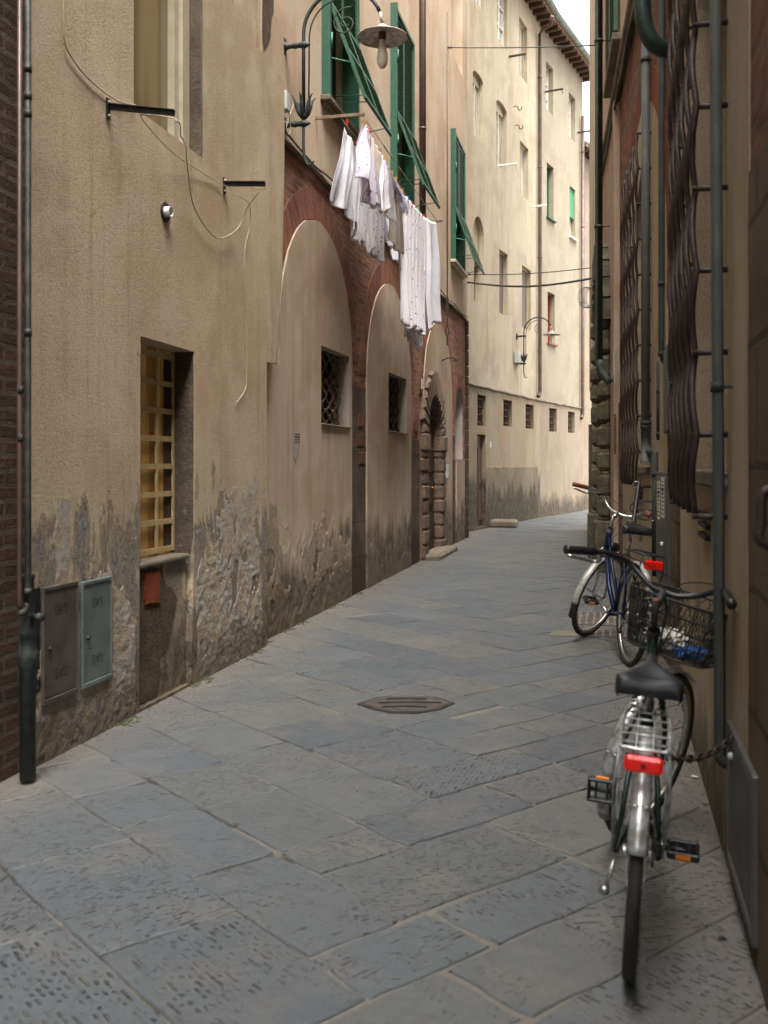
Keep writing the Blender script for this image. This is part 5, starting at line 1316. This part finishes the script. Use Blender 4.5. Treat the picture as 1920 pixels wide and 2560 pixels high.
mb = MB(); sheet(mb, FRb, [(pc-pr, .0), (pc+pr, .0)]+arc(pc, ps, pr, 0, 180, 16), n=-.25); mb.build('door', M['doorwood'], PT)
# brass plate and door bell by the portal
s, z1 = FRb.hit(1541, 1045, .06); q = MB(); q.bevbox(FRb.P(s+.05, 1.9, .075), (.14, .02, .5), .004, FRb.m3()); solo(q, 'brass_plate', simple('brass_plate_metal', '#7a5a24', .4, .7, .3), FRb.P(s, 1.6), 'narrow brass plate on the salmon pilaster', 'plaque')
q = MB(); q.bevbox(FRb.P(s+.05, 2.75, .08), (.2, .02, .42), .004, FRb.m3()); solo(q, 'glass_sign', M['curtain'], FRb.P(s, 2.6), 'small clear sign above the brass plate', 'plaque')

# ------------------------------------------------------------------ F: farthest right house front
Fh = thing('far_right_house', FF.P(3, 0), 'far plaster house on the right seen as a thin strip against the sky', 'house')
mb = MB(); sheet(mb, FF, rect(0, FF.L+.2, -.1, 17), [(archp(1.2, 2.9, .0, 2.9, 14), .3)], n=0); body(mb, FF, 0, FF.L+.2, 17, 6); mb.build('wall', M['plF'], Fh)
mb = MB(); mb.box(FF.P(3.7, 10, .03), (4.6, .06, 13.6), FF.m3()); mb.build('pilaster', M['plC'], Fh)
mb = MB(); sheet(mb, FF, archp(1.2, 2.9, .0, 2.9, 14), n=-.28); mb.build('door', M['doorwood'], Fh)
mb = MB(); mb.box(FF.P(FF.L+.05, 1.2, .035), (.3, .07, 2.5), FF.m3()); mb.build('corner_stone', M['rustG'], Fh)
a = FF.hit(1496, 100, .14)
s = FF.hit(1497, 600, .14)[0]
zf = FF.hit(1497, 900, .14)[1]
P_ = FF.P(s, 17, .14)
pipe('drain_pipe', [P_, FF.P(s, zf, .14)]+bend(FF.P(s, zf, .14), FF.P(s, zf-.15, .14), FF.P(s-.05, zf-.3, .0)), .05, M['patina'], 'verdigris copper downpipe on the right far wall', clamps=[FF.P(s, 4.6, .14), FF.P(s, 7, .14), FF.P(s, 10, .14)], fr=FF, cl='iron')
q = MB(); bb = dep(1491, 1095, 16.3); q.bevbox(bb, (.12, .14, .24), .01); solo(q, 'letter_box', M['cabin'], bb-Vector((0, 0, .12)), 'small black letter box on the far right wall', 'letter box')

# ------------------------------------------------------------------ overhead cables, hanging chain
def over(p, q_, r, label, sag=.05, kind='cable'):
    a, b = Vector(p), Vector(q_); L = [a+(b-a)*i/12-Vector((0, 0, sag*math.sin(math.pi*i/12))) for i in range(13)]
    m_ = MB(); m_.tube(L, r, 6)
    for e in (L[0], L[-1]):
        m_.lathe([(.0, -.05), (.022, -.04), (.022, .04), (0, .05)], e, (b-a), 8)
    return solo(m_, 'overhead_cable', M['wireD'], a, label, 'cable', 'cables across the street')
q0 = dep(1490, 113, 18.2)
s, z = FB.hit(1130, 118, .1); over(FB.P(s, z, .05), q0, .012, 'highest cable crossing the street, fixed left of the arched windows', .02)
s, z = FB.hit(1172, 686, .05); over(FB.P(s, z, .05), dep(1490, 668, 18.2), .009, 'thin pale cable crossing the street just above the thick one', .05)
s, z = FB.hit(1172, 706, .05); over(FB.P(s, z, .05), dep(1490, 694, 18.0), .02, 'thick cable crossing the street at mid height', .12)
s, z = FB.hit(1118, 30, .12); z2 = FB.hit(1118, 745, .12)[1]; zA_ = FB.hit(1118, 905, .12)[1]
T = thing('hanging_cable', FB.P(s, zA_, .12), 'vertical cable ending in a chain and hook beside the stone doorway arch', 'cable')
q = MB(); q.tube([FB.P(s, z, .12), FB.P(s, z2, .12)], .011, 6); q.build('cable', M['wireD'], T)
q = MB(); q.bevbox(FB.P(s, z2-.15, .12), (.06, .04, .34), .01, FB.m3()); q.build('tensioner', M['zinc'], T)
q = MB()
for k in range(3):
    c = FB.P(s, z2-.42-.16*k, .12); u = FB.n if k % 2 else FB.d
    q.tube([c+u*.03*math.cos(g)+Vector((0, 0, .09*math.sin(g))) for g in [i*math.pi/6 for i in range(12)]], .009, 6, True)
q.build('chain', M['zinc'], T)
q = MB(); q.tube(spl([FB.P(s-.05, zA_+.02, .03), FB.P(s-.02, zA_+.06, .1), FB.P(s+.05, zA_+.08, .2), FB.P(s+.08, zA_+.04, .28), FB.P(s+.04, zA_+.02, .22)], 4), .014, 6); q.build('hook', M['zinc'], T)
# bundled cables along the moulding on the right
wireobj('cable', [FRb.P(9.6-i*.5, ZM-.18+.03*math.sin(i*2.1), .06) for i in range(20)], .018, M['wireD'], 'dark cable bundle under the moulding of the right wall', 'cable')
# coils of wire by the far pipe
q = MB(); cc = dep(1462, 715, 19)
for k in range(6): q.tube([cc+Vector((.13*math.cos(g)+k*.03, .02*k, -.22+.2*math.sin(g))) for g in [i*math.pi/8 for i in range(16)]], .005, 5, True)
solo(q, 'wire_coil', M['wireD'], cc, 'loose coil of wire hanging from the cable by the verdigris pipe', 'wire coil')

# ------------------------------------------------------------------ manhole, drain grate, moss
x, y = gnd(1017, 1763); T = thing('manhole_cover', (x, y, .004), 'octagonal cast iron manhole cover with three slots in the paving', 'manhole cover')
rz = Matrix.Rotation(YAW, 3, 'Z')
oc = [(-.30, 0), (-.2, .15), (-.09, .215), (.12, .215), (.22, .14), (.29, .02), (.2, -.13), (.05, -.22), (-.1, -.21), (-.2, -.13)]
def ocp(p, z): v = rz@Vector((p[0], p[1], 0)); return (x+v.x, y+v.y, z)
q = MB(); n = len(oc); q.add([ocp(p, .012) for p in oc]+[ocp((p[0]*1.05, p[1]*1.06), .0125) for p in oc]+[ocp((p[0]*1.05, p[1]*1.06), -.02) for p in oc]+[ocp((p[0]*.97, p[1]*.96), .003) for p in oc],
    [(i, (i+1) % n, n+(i+1) % n, n+i) for i in range(n)]+[(n+i, n+(i+1) % n, 2*n+(i+1) % n, 2*n+i) for i in range(n)]+[(i, (i+1) % n, 3*n+(i+1) % n, 3*n+i) for i in range(n)]); q.build('frame', M['castiron'], T)
q = MB(); q.add([ocp((p[0]*.96, p[1]*.95), .012) for p in oc], [tuple(range(n))[::-1]]); q.build('cover', M['castiron'], T)
q = MB()
for yy, hw, x0 in ((.11, .13, .0), (.01, .2, .02), (-.1, .14, -.02)):
    pts = [(x0-hw+2*hw*i/10, yy+.02*math.sin(math.pi*i/10)) for i in range(11)]
    q.add([ocp((a, b+.02), .0135) for a, b in pts]+[ocp((a, b-.02), .0135) for a, b in pts], [(i, i+1, 12+i, 11+i) for i in range(10)])
q.build('slot', M['dark'], T)
for (px, py, gw, gl), lab in (((1502, 1548, .40, .80), 'larger of two iron drain grates under the front wheel of the blue bicycle'), ((1508, 1585, .38, .34), 'smaller drain grate nearer the viewer beside the blue bicycle')):
    x, y = gnd(px, py); T = thing('drain_grate', (x, y, .003), lab, 'drain grate', 'drain grates by the blue bicycle')
    q = MB(); q.box((x, y, .0005), (gw+.04, gl+.04, .006)); q.build('bed', M['dark'], T)
    q = MB(); nx, ny = max(3, round(gw/.065)), max(3, round(gl/.085))
    for i in range(nx+1): q.box((x-gw/2+gw*i/nx, y, .007), (.024, gl, .009))
    for j in range(ny+1): q.box((x, y-gl/2+gl*j/ny, .0065), (gw, .03, .0085))
    q.build('grate', M['grate'], T)
x, y = gnd(1495, 1556); q = MB(); q.add([(x-.42, y-.85, .0018), (x+.5, y-.85, .0018), (x+.45, y+.75, .0018), (x-.32, y+.7, .0018)], [(0, 1, 2, 3)]); setp(q.build('concrete_patch', stonemat('concrete', '#66625b', '#716d64', 1, .01, .08)), kind='structure')
q = MB(); rr = random.Random(5)
for i in range(900):
    yy = rr.choice([rr.uniform(5.3, 6.2), rr.uniform(6.3, 8.2), rr.uniform(8.2, 12)]); xx = -2.83+(.0 if yy < 7.95 else -.09)+abs(rr.gauss(0, .035))
    if math.sin(yy*5.1)+math.sin(yy*11.7+1) < .45: continue
    r_ = rr.uniform(.006, .02)
    q.lathe([(r_, 0), (r_*.8, r_*.5), (0, r_*.7)], (xx, yy, -.004), n=6)
o = q.build('moss', M['moss']); setp(o, 'tufts of green moss along the foot of the left wall', 'moss', kind='stuff')
# rubble dust fillet where walls meet the paving (irregular crumbs)
q = MB(); rr = random.Random(8)
for i in range(420):
    yy = rr.uniform(2.6, 12); xx = rr.choice([-2.80+abs(rr.gauss(0, .05)), .42-abs(rr.gauss(0, .09))])
    if xx > 0 and yy > 7: continue
    r_ = rr.uniform(.002, .009); q.lathe([(r_, 0), (r_*.8, r_*.6), (0, r_*.8)], (xx, yy, 0), n=5)
o = q.build('grit', M['stone']); setp(o, 'small crumbs of stone and mortar lying along both walls', 'grit', kind='stuff')
for i, (px, py, lab) in enumerate(((1735, 1944, 'white scrap of paper on the paving by the chain'), (1806, 2350, 'dark leaf scrap on the paving by the right wall'), (1714, 1904, 'orange cigarette end under the chain'), (1020, 1955, 'grey pebble on the paving right of the manhole'))):
    x, y = gnd(px, py); q = MB(); c_ = [M['paper'], M['ink'], M['orange'], M['stone']][i]
    if i == 2: q.tube([(x, y, .006), (x+.02, y+.01, .006)], .004, 6)
    else:
        rr = random.Random(i); k = 7; q.add([(x, y, .014)]+[(x+.016*math.cos(a*6.283/k)*rr.uniform(.6, 1.4), y+.016*math.sin(a*6.283/k)*rr.uniform(.6, 1.4), rr.uniform(.003, .01)) for a in range(k)], [(0, 1+a, 1+(a+1) % k) for a in range(k)])
    solo(q, ['paper_scrap', 'leaf', 'cigarette_end', 'pebble'][i], c_, (x, y, 0), lab, ['litter', 'leaf', 'cigarette end', 'pebble'][i])

# ------------------------------------------------------------------ bicycles
def bicycle(rear, heading, lean, steer, scale, P, label, crank_deg=5):
    """rear: ground contact of the rear wheel, heading: degrees right of +Y, lean: degrees to the right, steer: degrees to the right"""
    root = thing('bicycle', (rear[0], rear[1], 0), label, 'bicycle', None, rot=(0, 0, 0))
    mx = Matrix.Rotation(R(-heading), 4, 'Z')@Matrix.Rotation(R(lean), 4, 'Y')@Matrix.Scale(scale, 4)
    root.rotation_euler = mx.to_euler(); root.scale = (scale,)*3
    r = .345; wb = 1.07
    ax = Vector((0, -.36, .933)).normalized(); A0 = Vector((0, wb-.05, r))
    rot = Matrix.Rotation(R(-steer), 4, ax)
    S = lambda p: A0+rot@(Vector(p)-A0)
    I = lambda p: Vector(p)
    def put(q, name, mat, par=root, st=False, label=None): return q.build(name, mat, par, label, xf=S if st else None)
    def wheel(hub, st):
        q = MB(); rt = r-.019
        ring_ = lambda rad, n=48: [hub+Vector((0, rad*math.cos(g), rad*math.sin(g))) for g in [2*math.pi*i/n for i in range(n)]]
        q.tube(ring_(rt), .019, 10, True); w_ = put(q, 'wheel', M['rubber'], root, st)
        q = MB(); 
        def rf(u, v):
            g = 2*math.pi*u; pr = [(-.012, .0), (-.013, .016), (0, .02), (.013, .016), (.012, 0)]; k = v*4; i = min(int(k), 3); f = k-i
            px = pr[i][0]+(pr[i+1][0]-pr[i][0])*f; pz = pr[i][1]+(pr[i+1][1]-pr[i][1])*f
            rad = rt-.012-pz; return hub+Vector((px, rad*math.cos(g), rad*math.sin(g)))
        q.grid(rf, 48, 4); put(q, 'rim', M['steel'], w_, st)
        q = MB(); q.lathe([(.008, -.05), (.02, -.045), (.02, -.03), (.014, -.025), (.014, .025), (.02, .03), (.02, .045), (.008, .05)], hub, (1, 0, 0), 14); put(q, 'hub', M['steel'], w_, st)
        q = MB()
        for i in range(32):
            g = 2*math.pi*i/32; sx = .032*(1 if i % 2 else -1); g2 = g+(.9 if (i//2) % 2 else -.9)
            q.tube([hub+Vector((sx, .018*math.cos(g2), .018*math.sin(g2))), hub+Vector((0, (rt-.03)*math.cos(g), (rt-.03)*math.sin(g)))], .0011, 4, cap=False)
        put(q, 'spokes', M['steel'], w_, st)
        return w_
    HR = Vector((0, 0, r)); HF = Vector((0, wb, r))
    wheel(HR, False); wheel(HF, True)
    def fender(hub, a0, a1, st, mat):
        q = MB()
        def f(u, v):
            g = R(a0+(a1-a0)*u); k = (v-.5)*2; rad = r+.022-.014*k*k; return hub+Vector((k*.027, rad*math.cos(g), rad*math.sin(g)))
        q.grid(f, 36, 8)
        f_ = put(q, 'mudguard', mat, root, st); md = f_.modifiers.new('t', 'SOLIDIFY'); md.thickness = .0015
        q = MB(); g = R(a0 if abs(a0) > 150 or a0 > 150 else a1); e = hub+Vector((0, (r+.02)*math.cos(R(P['stay'][0 if not st else 1])), (r+.02)*math.sin(R(P['stay'][0 if not st else 1]))))
        for sx in (-1, 1): q.tube([hub+Vector((sx*.06, 0, 0)), e+Vector((sx*.03, 0, 0)), e], .0025, 5)
        put(q, 'mudguard_stay', M['steel'], root, st); return f_
    fender(HR, 30, P['fr'], False, P['fend']); ff = fender(HF, 50, 215 if not P.get('flap') else 195, True, P['fend'])
    if P.get('flap'):
        q = MB()
        def f(u, v):
            g = R(193+22*u); k = (v-.5)*2; rad = r+.02-.01*k*k; return HF+Vector((k*(.02+.012*u), rad*math.cos(g), rad*math.sin(g)))
        q.grid(f, 8, 6); put(q, 'mud_flap', M['rubber'], root, True)
    BB = Vector((0, .46, .29)); ST = Vector((0, .29, .72)); hb = A0+ax*.40; ht = A0+ax*.55
    q = MB(); q.tube([BB, ST], .0155, 10); q.tube([BB+Vector((0, 0, .01)), (BB+hb)/2+Vector((0, .02, -.03)), hb+ax*.02], .018, 10)
    if P['twin']: q.tube([BB.lerp(ST, .25), (BB+ht)/2+Vector((0, .03, .06)), ht-ax*.03], .012, 10)
    else: q.tube([BB.lerp(ST, .45), ht-ax*.03], .014, 10)
    q.tube([hb-ax*.01, ht+ax*.01], .021, 12)
    for sx in (-1, 1):
        q.tube([HR+Vector((sx*.062, 0, 0)), HR+Vector((sx*.045, .2, -.02)), BB+Vector((sx*.025, 0, 0))], .009, 8)
        q.tube([HR+Vector((sx*.062, 0, 0)), HR+Vector((sx*.045, .1, .18)), ST+Vector((sx*.014, .015, -.05))], .0085, 8)
    q.lathe([(.022, -.036), (.022, .036)], BB, (1, 0, 0), 14); put(q, 'frame', P['frame'])
    q = MB()
    for sx in (-1, 1): q.tube([HF+Vector((sx*.052, 0, 0)), HF+Vector((sx*.05, -.035, .12)), hb+Vector((sx*.045, 0, -.03)), hb+Vector((sx*.02, 0, .0))], [.008, .010, .012, .012], 8)
    q.tube([hb-ax*.03, hb], .018, 10); put(q, 'fork', P['fork'], root, True)
    # seat post, saddle
    SD = ST+Vector((0, -.06, .15))*1; SD.z = P['sad']
    q = MB(); q.tube([ST-Vector((0, -.02, .04)), Vector((0, SD.y+.03, SD.z-.06))], .0125, 10); sp_ = put(q, 'seat_post', M['steel'])
    q = MB(); q.lathe([(.02, -.012), (.02, .012)], ST, (0, -.3, 1), 12); put(q, 'clamp', M['steel'], sp_)
    q = MB()
    def sad(u, v):
        y = -.13+.27*u; k = min(1, max(0, (u-.12)/.5)); k = k*k*(3-2*k)
        wdt = .103*(1-k)+.021*k
        if u < .08: wdt *= .88+u*1.5
        if u > .93: wdt *= 1-(u-.93)*6
        g = (v-.5)*2; a = g*math.pi/2
        x_ = wdt*math.copysign(abs(math.sin(a))**.8, g); cz = math.cos(a)
        zz = (.026+.012*k)*max(cz, 0)**.5-.012*(1-k)*math.exp(-(g*3.2)**2)
        return Vector((x_, SD.y+y, SD.z+zz+.012*k-(.012*(1-u/.08) if u < .08 else 0)))
    q.grid(sad, 26, 20)
    q.grid(lambda u, v: sad(u, 0)+Vector((0, 0, -(.036-.02*u)*v)), 26, 2)
    q.grid(lambda u, v: sad(u, 1)+Vector((0, 0, -(.036-.02*u)*v)), 26, 2)
    def rear(u, v):
        p = sad(0, u); zb = SD.z-.036; return Vector((p.x, p.y-.006*math.sin(math.pi*v), p.z+(zb-p.z)*v))
    q.grid(rear, 20, 4)
    q.grid(lambda u, v: Vector((sad(u, v).x*.97, sad(u, v).y, SD.z-.03+.014*u)), 26, 8)
    sa = put(q, 'saddle', M['saddle'])
    q = MB()
    for sx in (-1, 1):
        q.tube([(sx*.045, SD.y-.1, SD.z-.05), (sx*.025, SD.y, SD.z-.062), (sx*.015, SD.y+.1, SD.z-.02)], .004, 6)
        q.tube([(sx*.04+.011*math.cos(i*1.1), SD.y-.075+.011*math.sin(i*1.1), SD.z-.085+.0022*i) for i in range(30)], .0028, 5)
    put(q, 'springs', M['iron'] if not P['twin'] else M['steel'], sa)
    # rack
    q = MB(); zr = P['rack']; y0, y1 = P['ry'], .24; rw = P['rw']
    q.tube(spl([(-rw*.6, y1, zr), (-rw, y1-.12, zr), (-rw, y0+.04, zr), (-rw*.7, y0, zr), (rw*.7, y0, zr), (rw, y0+.04, zr), (rw, y1-.12, zr), (rw*.6, y1, zr)], 4), .0048, 8)
    for k in range(5): q.tube([(-rw, y0+.06+(y1-y0-.14)*k/4, zr), (rw, y0+.06+(y1-y0-.14)*k/4, zr)], .0036, 6)
    for sx in (-.35, .35): q.tube([(sx*rw, y0, zr), (sx*rw, y1-.05, zr)], .0036, 6)
    for sx in (-1, 1):
        q.tube([(sx*rw, y0+.02, zr-.005), (sx*rw*1.15, y0+.03, zr-.12), (sx*.072, 0, r)], .0045, 8); q.tube([(sx*rw, .02, zr), (sx*.073, .0, r)], .004, 8)
        pass
    q.tube([(0, y1, zr), (0, .28, zr-.02)], .005, 6); put(q, 'rack', P['rackm'])
    # tail light
    q = MB(); tw, thh = P['tl']; q.bevbox((0, y0-.018, zr-P['tlz']), (tw, .03, thh), .009); tl_ = put(q, 'tail_light', M['tail'])
    q = MB(); q.box((0, y0+.002, zr-P['tlz']), (tw*.96, .012, thh*.9)); q.box((0, y0-.036, zr-P['tlz']), (.014, .004, .008)); put(q, 'housing', M['blackp'], tl_)
    # cranks and pedals
    q = MB(); q.lathe([(.085, -.002), (.09, 0), (.085, .002), (.03, .003), (.03, -.003), (.085, -.002)], BB+Vector((.045, 0, 0)), (1, 0, 0), 28); ch = put(q, 'chainring', M['iron'])
    for sx, cd in ((-1, crank_deg), (1, crank_deg+180)):
        cy, cz = .165*math.cos(R(cd)), .165*math.sin(R(cd)); pe = BB+Vector((sx*.075, cy, cz))
        q = MB(); q.tube([BB+Vector((sx*.055, 0, 0)), pe], [.012, .009], 8); cr = put(q, 'crank', M['steel'])
        q = MB(); c = pe+Vector((sx*.065, 0, 0)); tilt = Matrix.Rotation(R(P['ped'][0 if sx < 0 else 1]), 3, 'X')
        q.tube([pe, c+Vector((sx*.05, 0, 0))], .008, 8)
        for yy in (-.04, .04): q.bevbox(c+tilt@Vector((0, yy, 0)), (.1, .014, .026), .004, tilt)
        for xx in (-.045, .045): q.bevbox(c+tilt@Vector((xx, 0, 0)), (.012, .08, .024), .003, tilt)
        for xx in (-.02, .02): q.box(c+tilt@Vector((xx, 0, 0)), (.008, .07, .01), tilt)
        pd = put(q, 'pedal', M['blackp'], cr)
        q = MB(); q.box(c+tilt@Vector((0, -.0485, 0)), (.045, .004, .014), tilt); put(q, 'reflector', M['orange'], pd)
    # chain guard
    q = MB(); q.bevbox((.058, .24, .335), (.012, .5, .055), .005, Matrix.Rotation(R(-6), 3, 'X')); q.tube([(.045, .46, .38), (.048, .2, .35), (.045, 0, r+.03)], .004, 6); q.tube([(.045, .46, .2), (.048, .2, .28), (.045, 0, r-.03)], .004, 6); put(q, 'chain_guard', M['iron'] if not P['twin'] else M['blackp'])
    # kickstand
    q = MB(); q.tube([(-.065, .0, r-.03), (-.075, -.01, .27), (-.085, -.02, .235)], .007, 8); q.lathe([(.0, -.012), (.015, -.01), (.015, .01), (0, .012)], (-.086, -.021, .23), (0, -.3, 1), 10); put(q, 'kickstand', P['kick'])
    # stem and bars
    stt = A0+ax*P['stem']; cl = stt+Vector((0, .055, .03))
    q = MB(); q.tube([ht, stt], .0125, 10); q.tube([stt-ax*.02, cl], [.017, .016], 10); q.lathe([(.024, -.014), (.026, 0), (.024, .014)], ht+ax*.012, ax, 14); st_ = put(q, 'stem', P['stemm'], root, True)
    q = MB(); q.lathe([(.012, 0), (.013, .004), (0, .006)], stt, ax, 12); put(q, 'stem_cap', M['leather'] if not P['twin'] else M['steel'], st_, True)
    hw = .30; up = P['rise']
    half = [(0, 0, 0), (.05, .005, 0), (.11, .03, .02), (.17, .03, .055*up), (.215, -.02, .075*up), (.26, -.09, .08*up), (.32, -.19, .07*up)]
    pts = [cl+Vector((-a, b, c)) for a, b, c in half[::-1]]+[cl+Vector((a, b, c)) for a, b, c in half[1:]]
    q = MB(); q.tube(spl(pts, 6), .0112, 10); hb_ = put(q, 'handlebar', P['barm'], root, True)
    for sx in (-1, 1):
        a = cl+Vector((sx*.265, -.1, .08*up)); b = cl+Vector((sx*.325, -.2, .07*up)); d = (b-a).normalized()
        q = MB(); q.tube([a, a+d*.01, a+d*.11, b+d*.01], [.015, .017, .0165, .018], 12); put(q, 'grip', P['grip'], hb_, True)
        q = MB(); l0 = a+Vector((-sx*.01, .03, -.005)); q.tube(spl([l0, l0+Vector((sx*.01, .015, -.035)), l0+d*.05+Vector((sx*.015, .04, -.035)), b+Vector((sx*.02, .05, -.03))], 4), [.009]*5+[.007]*8, 8); q.lathe([(.017, -.015), (.017, .015)], l0, d, 10); put(q, 'brake_lever', M['steel'], hb_, True)
        q = MB(); q.tube(spl([l0, l0+Vector((-sx*.08, .08, .01)), cl+Vector((-sx*.02, .12, .0)), hb+Vector((0, .03, .06)), hb+Vector((sx*.02, .02, -.1))], 6), .0026, 6); put(q, 'brake_cable', M['blackp'] if not P['twin'] else M['zincP'], hb_, True)
    if P.get('bell'):
        q = MB(); q.bevbox(cl+Vector((-.2, .0, .085)), (.04, .04, .03), .01); put(q, 'bell', M['blackp'], hb_, True)
    if P.get('light'):
        q = MB(); c = hb+Vector((.0, .11, .03)); q.lathe([(0, -.05), (.028, -.045), (.036, -.01), (.04, .03), (.038, .035), (0, .03)], c, (0, 1, 0), 18); q.tube([hb, c], .006, 6); put(q, 'headlight', M['blackp'], root, True)
    return root, S, ff, hb_, cl, hb
P1 = dict(ry=-.25, fr=160, fend=M['fender'], frame=M['frameG'], fork=M['frameG'], twin=False, sad=.825, rack=.725, rw=.066, rackm=M['fender'], tall=False, tl=(.102, .045), tlz=.035, ped=(-78, 8), stay=(140, 170), kick=M['steel'], stem=.70, stemm=M['iron'], barm=M['blackp'], grip=M['blackp'], rise=1.0)
bk1, S1, ff1, hbar1, cl1, hb1 = bicycle((.05, 3.10), 3.0, 4.0, 27, 1.02, P1, 'nearest bicycle, dark green with silver mudguards and a wire basket', 8)
# basket on the near bicycle
q = MB(); bc = cl1+Vector((0, .2, -.14)); H_ = .22
def bk(u, v, o=0):
    g = 2*math.pi*u; a, b = .165+.035*v, .115+.03*v; e = .55
    cx_ = math.copysign(abs(math.cos(g))**e, math.cos(g)); sy_ = math.copysign(abs(math.sin(g))**e, math.sin(g))
    return bc+Vector((a*cx_, b*sy_, -H_/2+H_*v))
for v in (0, .25, .5, .75, 1.0): q.tube([bk(i/40, v) for i in range(40)], .0045 if v in (0, 1) else .003, 5, True)
for i in range(16): q.tube([bk(i/16, v) for v in (0, .5, 1)], .0028, 5)
for i in range(8):
    yy = -.1+.2*i/7; q.tube([bc+Vector((-.15, yy, -H_/2)), bc+Vector((.15, yy, -H_/2))], .002, 4)
q.tube([bc+Vector((0, -.12, .05)), cl1], .004, 6)
q.build('basket', M['iron'], bk1, xf=S1)
bko = [o for o in bk1.children if o.name.startswith('basket')][0]
q = MB(); nd = 76
for i in range(nd):
    for sg in (-1, 1):
        q.tube([bk((i+sg*3.4*v)/nd, v) for v in (0, .33, .66, 1)], .0018, 3, cap=False)
q.build('wire_mesh', M['iron'], bko, xf=S1)
def toW(p): return Matrix.Translation(bk1.location)@bk1.rotation_euler.to_matrix().to_4x4()@Matrix.Scale(1.02, 4)@Vector(p)
def crump(name, c, r, mat, label, cat, seed, sc=(1, 1, .5)):
    rr = random.Random(seed); q = MB(); ph = [rr.uniform(0, 6) for _ in range(8)]
    def f(u, v):
        a, b = 2*math.pi*u, math.pi*v; k = r*(1+.25*math.sin(5*a+ph[0]+3*b)+.2*math.sin(9*a+7*b+ph[1])+.15*math.sin(14*b+ph[2]+3*a))
        return (c[0]+sc[0]*k*math.sin(b)*math.cos(a), c[1]+sc[1]*k*math.sin(b)*math.sin(a), c[2]+sc[2]*k*math.cos(b))
    q.grid(f, 40, 20, sm=False); return solo(q, name, mat, c, label, cat)
crump('crumpled_paper', toW(S1(bc+Vector((-.05, 0, -.07)))), .065, M['paper'], 'crumpled white paper in the wire basket', 'paper', 2, (1.2, .9, .5))
crump('plastic_bag', toW(S1(bc+Vector((.08, 0, -.085)))), .05, M['bluebag'], 'crumpled blue plastic bag in the wire basket', 'bag', 3, (1.2, 1, .4))
P2 = dict(ry=-.3, fr=185, fend=M['fenderW'], frame=M['frameB'], fork=M['fender'], twin=True, sad=.92, rack=.775, rw=.07, rackm=M['blackp'], tall=True, tl=(.12, .06), tlz=.06, ped=(20, -10), stay=(165, 170), kick=M['blackp'], stem=.68, stemm=M['steel'], barm=M['steel'], grip=M['leather'], rise=1.2, bell=True, light=True, flap=True)
bk2, S2, *_ = bicycle((.115, 7.75), -15.0, 6.5, 44, 1.12, P2, 'farther bicycle, blue with pale mudguards and brown grips', 20)
# chain from the rack to the wall pipe
a = dep(1668, 1893, 2.95); b = dep(1838, 1838, 3.45); T = thing('chain', b, 'rusty chain locking the nearest bicycle to the wall pipe', 'chain'); n_ = 15
q = MB(); pts = [a+(b-a)*i/n_-Vector((0, 0, .035*math.sin(math.pi*i/n_))) for i in range(n_+1)]
for i in range(n_):
    p, p2 = pts[i], pts[i+1]; c = (p+p2)/2; d = (p2-p).normalized(); u = (d.cross(Vector((0, 0, 1))) if i % 2 else d.cross(d.cross(Vector((0, 0, 1))))).normalized(); L_ = (p2-p).length*.68
    q.tube([c+d*L_*math.cos(g)+u*.0095*math.sin(g) for g in [k*math.pi/6 for k in range(12)]], .0042, 6, True)
q.build('links', M['rustiron'], T)
# lock cable and sleeve on the farther bicycle
p0 = dep(1597, 1212, 8.6); p1 = dep(1583, 1310, 8.3)
T = thing('bicycle_lock', p1, 'black cloth-sleeved chain hanging from the far cage to the blue bicycle', 'lock')
q = MB(); L_ = [p0+(p1-p0)*i/24 for i in range(25)]; q.tube(L_, [.017+.005*(i % 2) for i in range(25)], 10); q.build('sleeve', M['blackp'], T)
q = MB(); q.tube([p0+Vector((.028*math.cos(g)-.02, 0, .028*math.sin(g))) for g in [i*math.pi/8 for i in range(16)]], .005, 6, True); q.build('ring', M['steel'], T)
cc = dep(1615, 1280, 8.5); q = MB()
pts = []
for i in range(64):
    g = i*.35; k = .12+.03*math.sin(i*.21); pts.append(cc+Vector((k*.9*math.cos(g), .03*math.sin(i*.13), k*.55*math.sin(g)+.05*math.sin(i*.07))))
q.tube(pts, .0055, 6); solo(q, 'cable_lock', M['iron'], cc, 'coiled dark cable lock on the wall behind the far saddle', 'lock')
